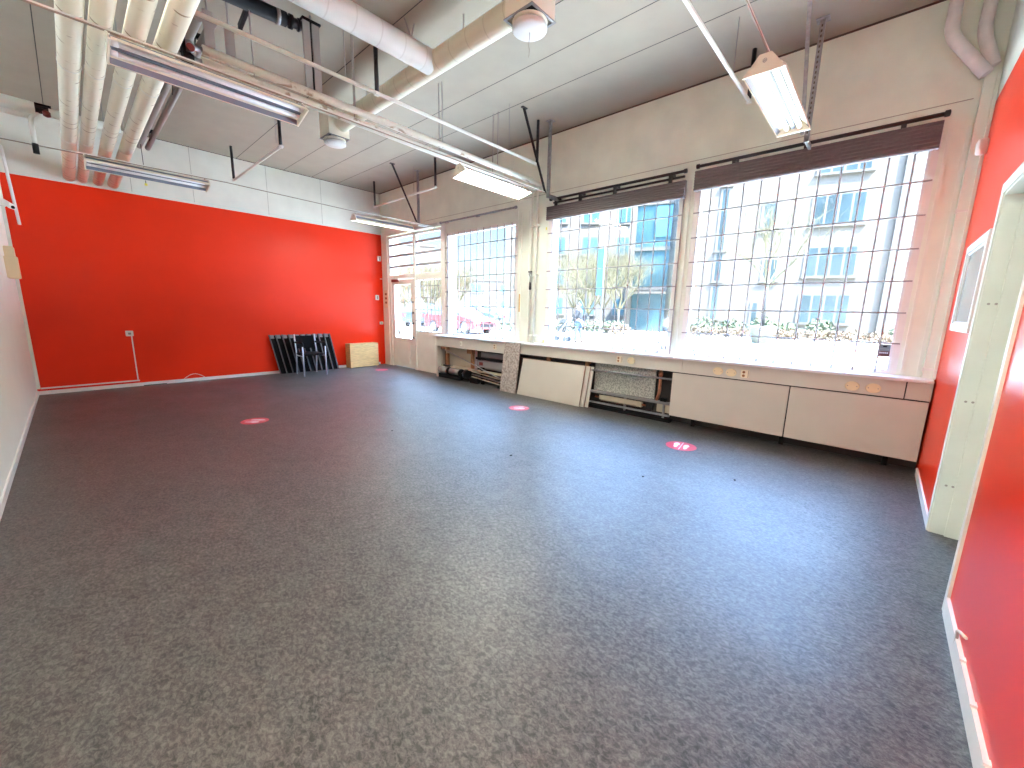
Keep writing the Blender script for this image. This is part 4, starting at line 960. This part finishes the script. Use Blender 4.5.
# yellow twiggy trees behind the middle window and behind the car park
sp = [(24.5, 13.0, 6.4), (26.5, 15.2, 7.2), (24.0, 15.0, 6.5), (26.0, 17.5, 7.4), (28.5, 14.2, 7.6), (22.5, 14.0, 5.6)]
names = ['yellow twiggy tree beside the teal tower', 'tall yellow twiggy tree behind the middle window', 'yellow twiggy tree in front of the far pale building', 'spreading twiggy tree hiding the far pale building', 'tallest twiggy tree behind the teal tower', 'small twiggy tree at the edge of the pavement beyond the person']
for i, (x, y, h) in enumerate(sp): tree(names[i], x, y, h, 30 + i, .22, .11, 6, group='yellow twiggy trees', spread=.95)
sp = [(25.2, 31.6, 6.9), (27.0, 32.6, 7.2), (23.4, 32.0, 6.8), (26.2, 36, 7.4), (28.6, 35.6, 7.6), (19.4, 30, 6.0), (21.6, 32.5, 6.6)]
names = ['olive bare tree behind the parked silver car', 'olive bare tree, tallest behind the car park', 'olive bare tree beside the distant low block', 'olive bare tree between the parked cars and the far building', 'olive bare tree at the far end of the car park', 'olive bare tree behind the sidelight of the entrance door', 'olive bare tree farthest out, seen through the door pane']
for i, (x, y, h) in enumerate(sp): tree(names[i], x, y, h, 50 + i, .2, .15, 6, group='olive trees behind the car park', spread=.95)
bm = bm_(); rr = random.Random(6)
for i in range(50): leaves(bm, (20.6 + i * .17, 10.5 + i * .2, GZ + .3), (.6, .6, .4), 40, .1, rr)
o = mk('low_hedge', bm, M['leafbrown'], None, origin=(24, 14, GZ)); tag(o, 'low brown hedge under the yellow twiggy trees', 'hedge', kind='stuff')
bm = bm_(); rr = random.Random(8)
for i in range(46): leaves(bm, (16.6 + i * .12, 17.2 - i * .13, GZ + .4), (.5, .5, .45), 40, .1, rr)
o = mk('low_hedge', bm, M['leaf'], None, origin=(19, 14.5, GZ)); tag(o, 'yellow green hedge behind the bonnet of the red car', 'hedge', kind='stuff')

# ------------------------------------------------------------------ cars
def car(lab, paint, x, y, rot, sc=1., hh=1.):
    t = thing('parked_car', lab, 'car', (x, y, GZ), 'parked cars')
    mt = Matrix.Translation(Vector((x, y, GZ))) @ Matrix.Rotation(rot, 4, 'Z') @ Matrix.Diagonal((sc, sc, sc * hh, 1))
    def out(nm, bm, m, par=t, bevel=0.):
        for v in bm.verts: v.co = mt @ v.co
        return mk(nm, bm, M[m], par, bevel=bevel)
    # side outline of the lower body (local x = length, front at +x) with wheel arches
    pr = [(-2.12, .30), (-2.15, .55), (-2.10, .88), (-1.75, .95), (1.0, .92), (1.75, .80), (2.08, .66), (2.15, .45), (2.10, .26)]
    lo = []
    for cx in (1.32, -1.32):
        lo += [(cx + .36, .26)] + [(cx + .36 * math.cos(a), .30 + .36 * math.sin(a)) for a in [i * PI / 8 for i in range(9)]] + [(cx - .36, .26)]
    P = pr + lo
    bm = bm_(); W = .86
    rows = []
    for yy, k in ((-W, 0), (-W + .05, 1), (W - .05, 1), (W, 0)):
        rows.append([bm.verts.new((a * (1 if k else .985), yy, b if not k or b < .5 else b + .015)) for a, b in P])
    for a, b in zip(rows, rows[1:]):
        for i in range(len(P)): j = (i + 1) % len(P); bm.faces.new((a[i], a[j], b[j], b[i]))
    bm.faces.new(rows[0]); bm.faces.new(rows[-1][::-1]); out('body', bm, paint)
    bm = bm_(); hexa(bm, [(-1.95, -.80, .93), (1.05, -.80, .90), (1.05, .80, .90), (-1.95, .80, .93), (-1.45, -.60, 1.44), (.15, -.60, 1.44), (.15, .60, 1.44), (-1.45, .60, 1.44)]); out('cabin_glass', bm, 'carglass', bevel=.03)
    bm = bm_(); hexa(bm, [(-1.5, -.62, 1.40), (.2, -.62, 1.40), (.2, .62, 1.40), (-1.5, .62, 1.40), (-1.38, -.56, 1.47), (.05, -.56, 1.47), (.05, .56, 1.47), (-1.38, .56, 1.47)]); out('roof', bm, paint, bevel=.02)
    for s in (-1, 1):
        for a, b in ((1.05, .15), (-.35, -.5), (-1.95, -1.45)):
            bm = bm_(); tube(bm, [(a, s * .805, .92), (b, s * .60, 1.43)], .035, 6); out('pillar', bm, paint)
        for cx in (1.32, -1.32):
            bm = bm_(); lathe(bm, [(.18, -.10), (.31, -.10), (.32, -.05), (.32, .05), (.31, .10), (.18, .10)], (cx, s * .76, .31), 20, 'y'); w = out('wheel', bm, 'tyre')
            bm = bm_(); lathe(bm, [(.06, 0), (.2, .012), (.2, .02), (.05, .03)], (cx, s * .76 + (.085 if s > 0 else -.115), .31), 12, 'y'); out('rim', bm, 'silver', w)
        bm = bm_(); box(bm, 2.0, 2.13, s * .62 - .16, s * .62 + .16, .56, .70); out('headlight', bm, 'white', bevel=.02)
        bm = bm_(); box(bm, -2.145, -2.05, s * .66 - .13, s * .66 + .13, .62, .82); out('tail_light', bm, 'redplastic', bevel=.02)
        bm = bm_(); box(bm, .62, .78, s * .92 - .07, s * .92 + .07, .93, 1.05); out('mirror', bm, paint, bevel=.02)
    bm = bm_(); box(bm, 2.10, 2.16, -.45, .45, .38, .54); out('grille', bm, 'black')
    return t
car('red car parked broadside outside the window by the entrance', 'carred', 14.45, 17.15, -PI / 2)
car('blue grey car behind the red car, seen over its roof', 'carteal', 20.2, 22.8, -PI / 2 + .5, 1.05, 1.18)
car('silver car parked farther out behind the red car', 'cargrey', 24.2, 26.0, .3, 1., 1.1)
car('dark car beside the silver one, towards the far pale building', 'carblack', 26.2, 24.5, .3)
car('blue grey car seen through the fixed pane beside the entrance door', 'carteal', 17.4, 24.6, .6, 1., 1.1)
car('silver car seen through the fixed pane, behind the tail of the red car', 'cargrey', 20.5, 28.4, .6)

# banner pole
t = thing('banner_pole', 'thin pole with a narrow teal banner outside the middle window', 'pole', (12.9, 7.5, GZ))
T('pole', M['cargrey'], t, [(12.9, 7.5, GZ), (12.9, 7.5, 3.7)], .03, 10); B('banner', M['teal2'], t, 12.88, 12.92, 7.53, 7.75, 2.0, 3.6); B('base', M['cargrey'], t, 12.8, 13.0, 7.4, 7.6, GZ, GZ + .05)
T('arm', M['cargrey'], t, [(12.9, 7.5, 3.6), (12.9, 7.76, 3.6)], .012, 6)

# ------------------------------------------------------------------ person with a pushchair
def skin(name, verts, edges, radii, mat, parent, root=0, sub=1, mt=None):
    me = bpy.data.meshes.new(name)
    org = ORG[parent]
    me.from_pydata([tuple((mt @ Vector(v)) - org) for v in verts], edges, []); me.materials.append(M[mat])
    o = bpy.data.objects.new(name, me); C.objects.link(o); o.parent = parent
    m = o.modifiers.new('Skin', 'SKIN'); m.use_smooth_shade = True
    for i, r in enumerate(radii):
        sv = me.skin_vertices[0].data[i]; sv.radius = (r, r) if not isinstance(r, tuple) else r
        sv.use_root = (i == root)
    s = o.modifiers.new('Sub', 'SUBSURF'); s.levels = s.render_levels = sub
    ORG[o] = org; return o
px, py = 14.1, 9.2
t = thing('person', 'person in a dark top and blue jeans pushing a pushchair on the pavement', 'person', (px, py, GZ))
mt = Matrix.Translation(Vector((px, py, GZ))) @ Matrix.Rotation(PI / 2 + .15, 4, 'Z') @ Matrix.Diagonal((.93, .93, .93, 1))   # local +x = facing
v = [(0, 0, .95), (0, 0, 1.10), (.0, 0, 1.25), (.01, 0, 1.40), (.02, 0, 1.49), (.03, 0, 1.53), (.04, 0, 1.60), (.035, 0, 1.69)]
e = [(i, i + 1) for i in range(7)]; r = [.14, .12, .13, .115, .055, .052, .085, .07]
def add(pts, rad, start):
    k = start
    for p, q in zip(pts, rad): v.append(p); r.append(q); e.append((k, len(v) - 1)); k = len(v) - 1
    return k
hands = []
for s in (-1, 1):
    add([(0, s * .09, .88), (.06 * s + .02, s * .10, .50), (.10 * s - .03, s * .10, .10)], [.095, .062, .045], 0)
    add([(.12 * s + .05, s * .10, .03)], [.035], len(v) - 1)
    k = add([(0, s * .17, 1.38), (.04, s * .23, 1.14), (.27, s * .19, 1.06)], [.055, .042, .032], 3)
    k = add([(.34, s * .185, 1.055)], [.03], k); hands.append((k, s))
    for f in range(4):
        a = add([(.37, s * (.185 + (f - 1.5) * .017), 1.055)], [.010], k); a = add([(.415 - .006 * abs(f - 1.2), s * (.185 + (f - 1.5) * .02), 1.045)], [.009], a); add([(.42, s * (.185 + (f - 1.5) * .02), 1.015)], [.008], a)
    a = add([(.35, s * .155, 1.05)], [.010], k); add([(.385, s * .14, 1.03)], [.009], a)
skin('body', v, e, r, 'skin', t, 0, 1, mt)
v, e, r = [], [], []
def chain(pts, rad, start=None):
    k = start
    for p, q in zip(pts, rad):
        v.append(p); r.append(q)
        if k is not None: e.append((k, len(v) - 1))
        k = len(v) - 1
    return k
chain([(0, 0, .93), (0, 0, 1.10), (0, 0, 1.25), (.01, 0, 1.41)], [.155, .145, .155, .13])
for s in (-1, 1): chain([(0, s * .17, 1.39), (.04, s * .235, 1.13), (.24, s * .195, 1.065)], [.075, .058, .045], 3)
skin('jumper', v, e, r, 'darkcloth', t, 0, 1, mt)
v, e, r = [], [], []
chain([(0, 0, .93)], [.15])
for s in (-1, 1): chain([(0, s * .09, .86), (.06 * s + .02, s * .10, .50), (.10 * s - .03, s * .10, .09)], [.115, .08, .062], 0)
skin('jeans', v, e, r, 'jeans', t, 0, 1, mt)
for s in (-1, 1):
    bm = bm_(); cx = .10 * s - .03; hexa(bm, [(cx - .09, s * .10 - .045, 0), (cx + .17, s * .10 - .04, 0), (cx + .17, s * .10 + .04, 0), (cx - .09, s * .10 + .045, 0), (cx - .07, s * .10 - .04, .09), (cx + .13, s * .10 - .03, .05), (cx + .13, s * .10 + .03, .05), (cx - .07, s * .10 + .04, .09)])
    for q in bm.verts: q.co = mt @ q.co
    mk('shoe', bm, M['black'], t, bevel=.012)
bm = bm_(); bmesh.ops.create_uvsphere(bm, u_segments=14, v_segments=9, radius=.1)
for q in bm.verts:
    q.co = Vector((q.co.x * 1.02 - .005 + .02, q.co.y * .92, q.co.z * .95 + 1.68 - (.05 if q.co.x < 0 else 0)))
    q.co = mt @ q.co
mk('hair', bm, M['hair'], t)
for s in (-1, 1):
    bm = bm_(); bmesh.ops.create_icosphere(bm, subdivisions=1, radius=.011)
    for q in bm.verts: q.co = mt @ (q.co + Vector((.118, s * .033, 1.635)))
    mk('eye', bm, M['black'], t)
bm = bm_(); hexa(bm, [(.11, -.012, 1.585), (.145, -.012, 1.585), (.145, .012, 1.585), (.11, .012, 1.585), (.11, -.008, 1.63), (.12, -.008, 1.63), (.12, .008, 1.63), (.11, .008, 1.63)])
for q in bm.verts: q.co = mt @ q.co
mk('nose', bm, M['skin'], t)
t = thing('pushchair', 'grey pushchair in front of the person in blue jeans', 'pushchair', (14.0, 10.0, GZ))
def pt(x, y, z): return mt @ Vector((x, y, z))
for s in (-1, 1):
    T('side_frame', M['steel'], t, [pt(.41, s * .2, 1.03), pt(.75, s * .2, .55), pt(1.15, s * .2, .16)], .016, 8)
    T('rear_strut', M['steel'], t, [pt(.80, s * .2, .55), pt(.55, s * .2, .14)], .014, 8)
    for x in (.55, 1.15):
        bm = bm_(); tube(bm, [pt(x, s * .2 - .02, .12), pt(x, s * .2 + .02, .12)], .12, 16); mk('wheel', bm, M['tyre'], t)
T('handle', M['black'], t, [pt(.41, -.24, 1.03), pt(.41, .24, 1.03)], .018, 8)
bm = bm_(); hexa(bm, [pt(.68, -.19, .42), pt(1.05, -.19, .36), pt(1.05, .19, .36), pt(.68, .19, .42), pt(.60, -.19, .92), pt(1.0, -.19, .55), pt(1.0, .19, .55), pt(.60, .19, .92)]); mk('seat_shell', bm, M['pram'], t, bevel=.04)
bm = bm_(); hexa(bm, [pt(.60, -.2, .80), pt(.95, -.2, .80), pt(.95, .2, .80), pt(.60, .2, .80), pt(.62, -.17, 1.02), pt(.85, -.17, 1.0), pt(.85, .17, 1.0), pt(.62, .17, 1.02)]); mk('hood', bm, M['pram'], t, bevel=.05)

# ================================================================== CAMERA AND LIGHT
cam = bpy.data.cameras.new('camera'); co = bpy.data.objects.new('camera', cam); C.objects.link(co); S.camera = co
cam.sensor_width = 36; cam.lens = 398.950810 * 36 / 1024; cam.clip_start = .02; cam.clip_end = 400
rt = Vector((0.67631255, -0.73629977, 0.02154031)); up = Vector((0.11909604, 0.13815716, 0.98322364)); fw = Vector((0.72692329, 0.66240113, -0.18112781))
co.matrix_world = Matrix(((rt.x, up.x, -fw.x, 0), (rt.y, up.y, -fw.y, 0), (rt.z, up.z, -fw.z, 1.4), (0, 0, 0, 1)))

w = bpy.data.worlds.new('sky'); S.world = w; w.use_nodes = True
t = w.node_tree; bg = t.nodes['Background']
sky = N(t, 'ShaderNodeTexSky'); sky.sky_type = 'NISHITA'; sky.sun_disc = False; sky.sun_elevation = math.radians(58); sky.sun_rotation = math.radians(180); sky.air_density = 1.2; sky.dust_density = .3; sky.ozone_density = 2.5
tc = N(t, 'ShaderNodeTexCoord'); sx = N(t, 'ShaderNodeSeparateXYZ'); t.links.new(tc.outputs['Generated'], sx.inputs[0])
el = N(t, 'ShaderNodeMapRange'); el.inputs[1].default_value = .30; el.inputs[2].default_value = .80; el.inputs[3].default_value = .125; el.inputs[4].default_value = 6.5
t.links.new(sx.outputs[2], el.inputs[0])
vm = N(t, 'ShaderNodeVectorMath', operation='SCALE'); t.links.new(sky.outputs[0], vm.inputs[0]); t.links.new(el.outputs[0], vm.inputs['Scale'])
t.links.new(vm.outputs[0], bg.inputs[0]); bg.inputs[1].default_value = SKY
sun = bpy.data.lights.new('sun', 'SUN'); sun.energy = SUN; sun.angle = .01; sun.color = (1, .99, .94)
so = bpy.data.objects.new('sun', sun); C.objects.link(so); so.rotation_euler = Vector((.10, .52, -.85)).to_track_quat('-Z', 'Y').to_euler()
for i, (a, b, z0, z1) in enumerate(((6.82, 8.80, .6, 3.04), (4.74, 6.69, .85, 2.9), (2.0, 4.1, .85, 2.93), (-.16, 1.88, .85, 2.99))):
    L = bpy.data.lights.new('daylight_portal', 'AREA'); L.shape = 'RECTANGLE'; L.size = b - a; L.size_y = z1 - z0; L.cycles.is_portal = True
    o = bpy.data.objects.new('daylight_portal', L); C.objects.link(o); o.location = (XW + .26, (a + b) / 2, (z0 + z1) / 2)
    o.rotation_euler = Vector((-1, 0, 0)).to_track_quat('-Z', 'Y').to_euler()
    # make the rectangle's long side run along y
    m = Matrix(((0, 0, 1), (1, 0, 0), (0, 1, 0))); o.rotation_euler = m.to_euler()
S.view_settings.view_transform = 'Standard'; S.view_settings.look = 'None'; S.view_settings.gamma = 1; S.view_settings.use_curve_mapping = False
S.view_settings.exposure = EXPO
S.cycles.max_bounces = 10; S.cycles.diffuse_bounces = 7; S.cycles.glossy_bounces = 4; S.cycles.transparent_max_bounces = 16
S.cycles.sample_clamp_indirect = 8; S.cycles.caustics_reflective = False; S.cycles.caustics_refractive = False
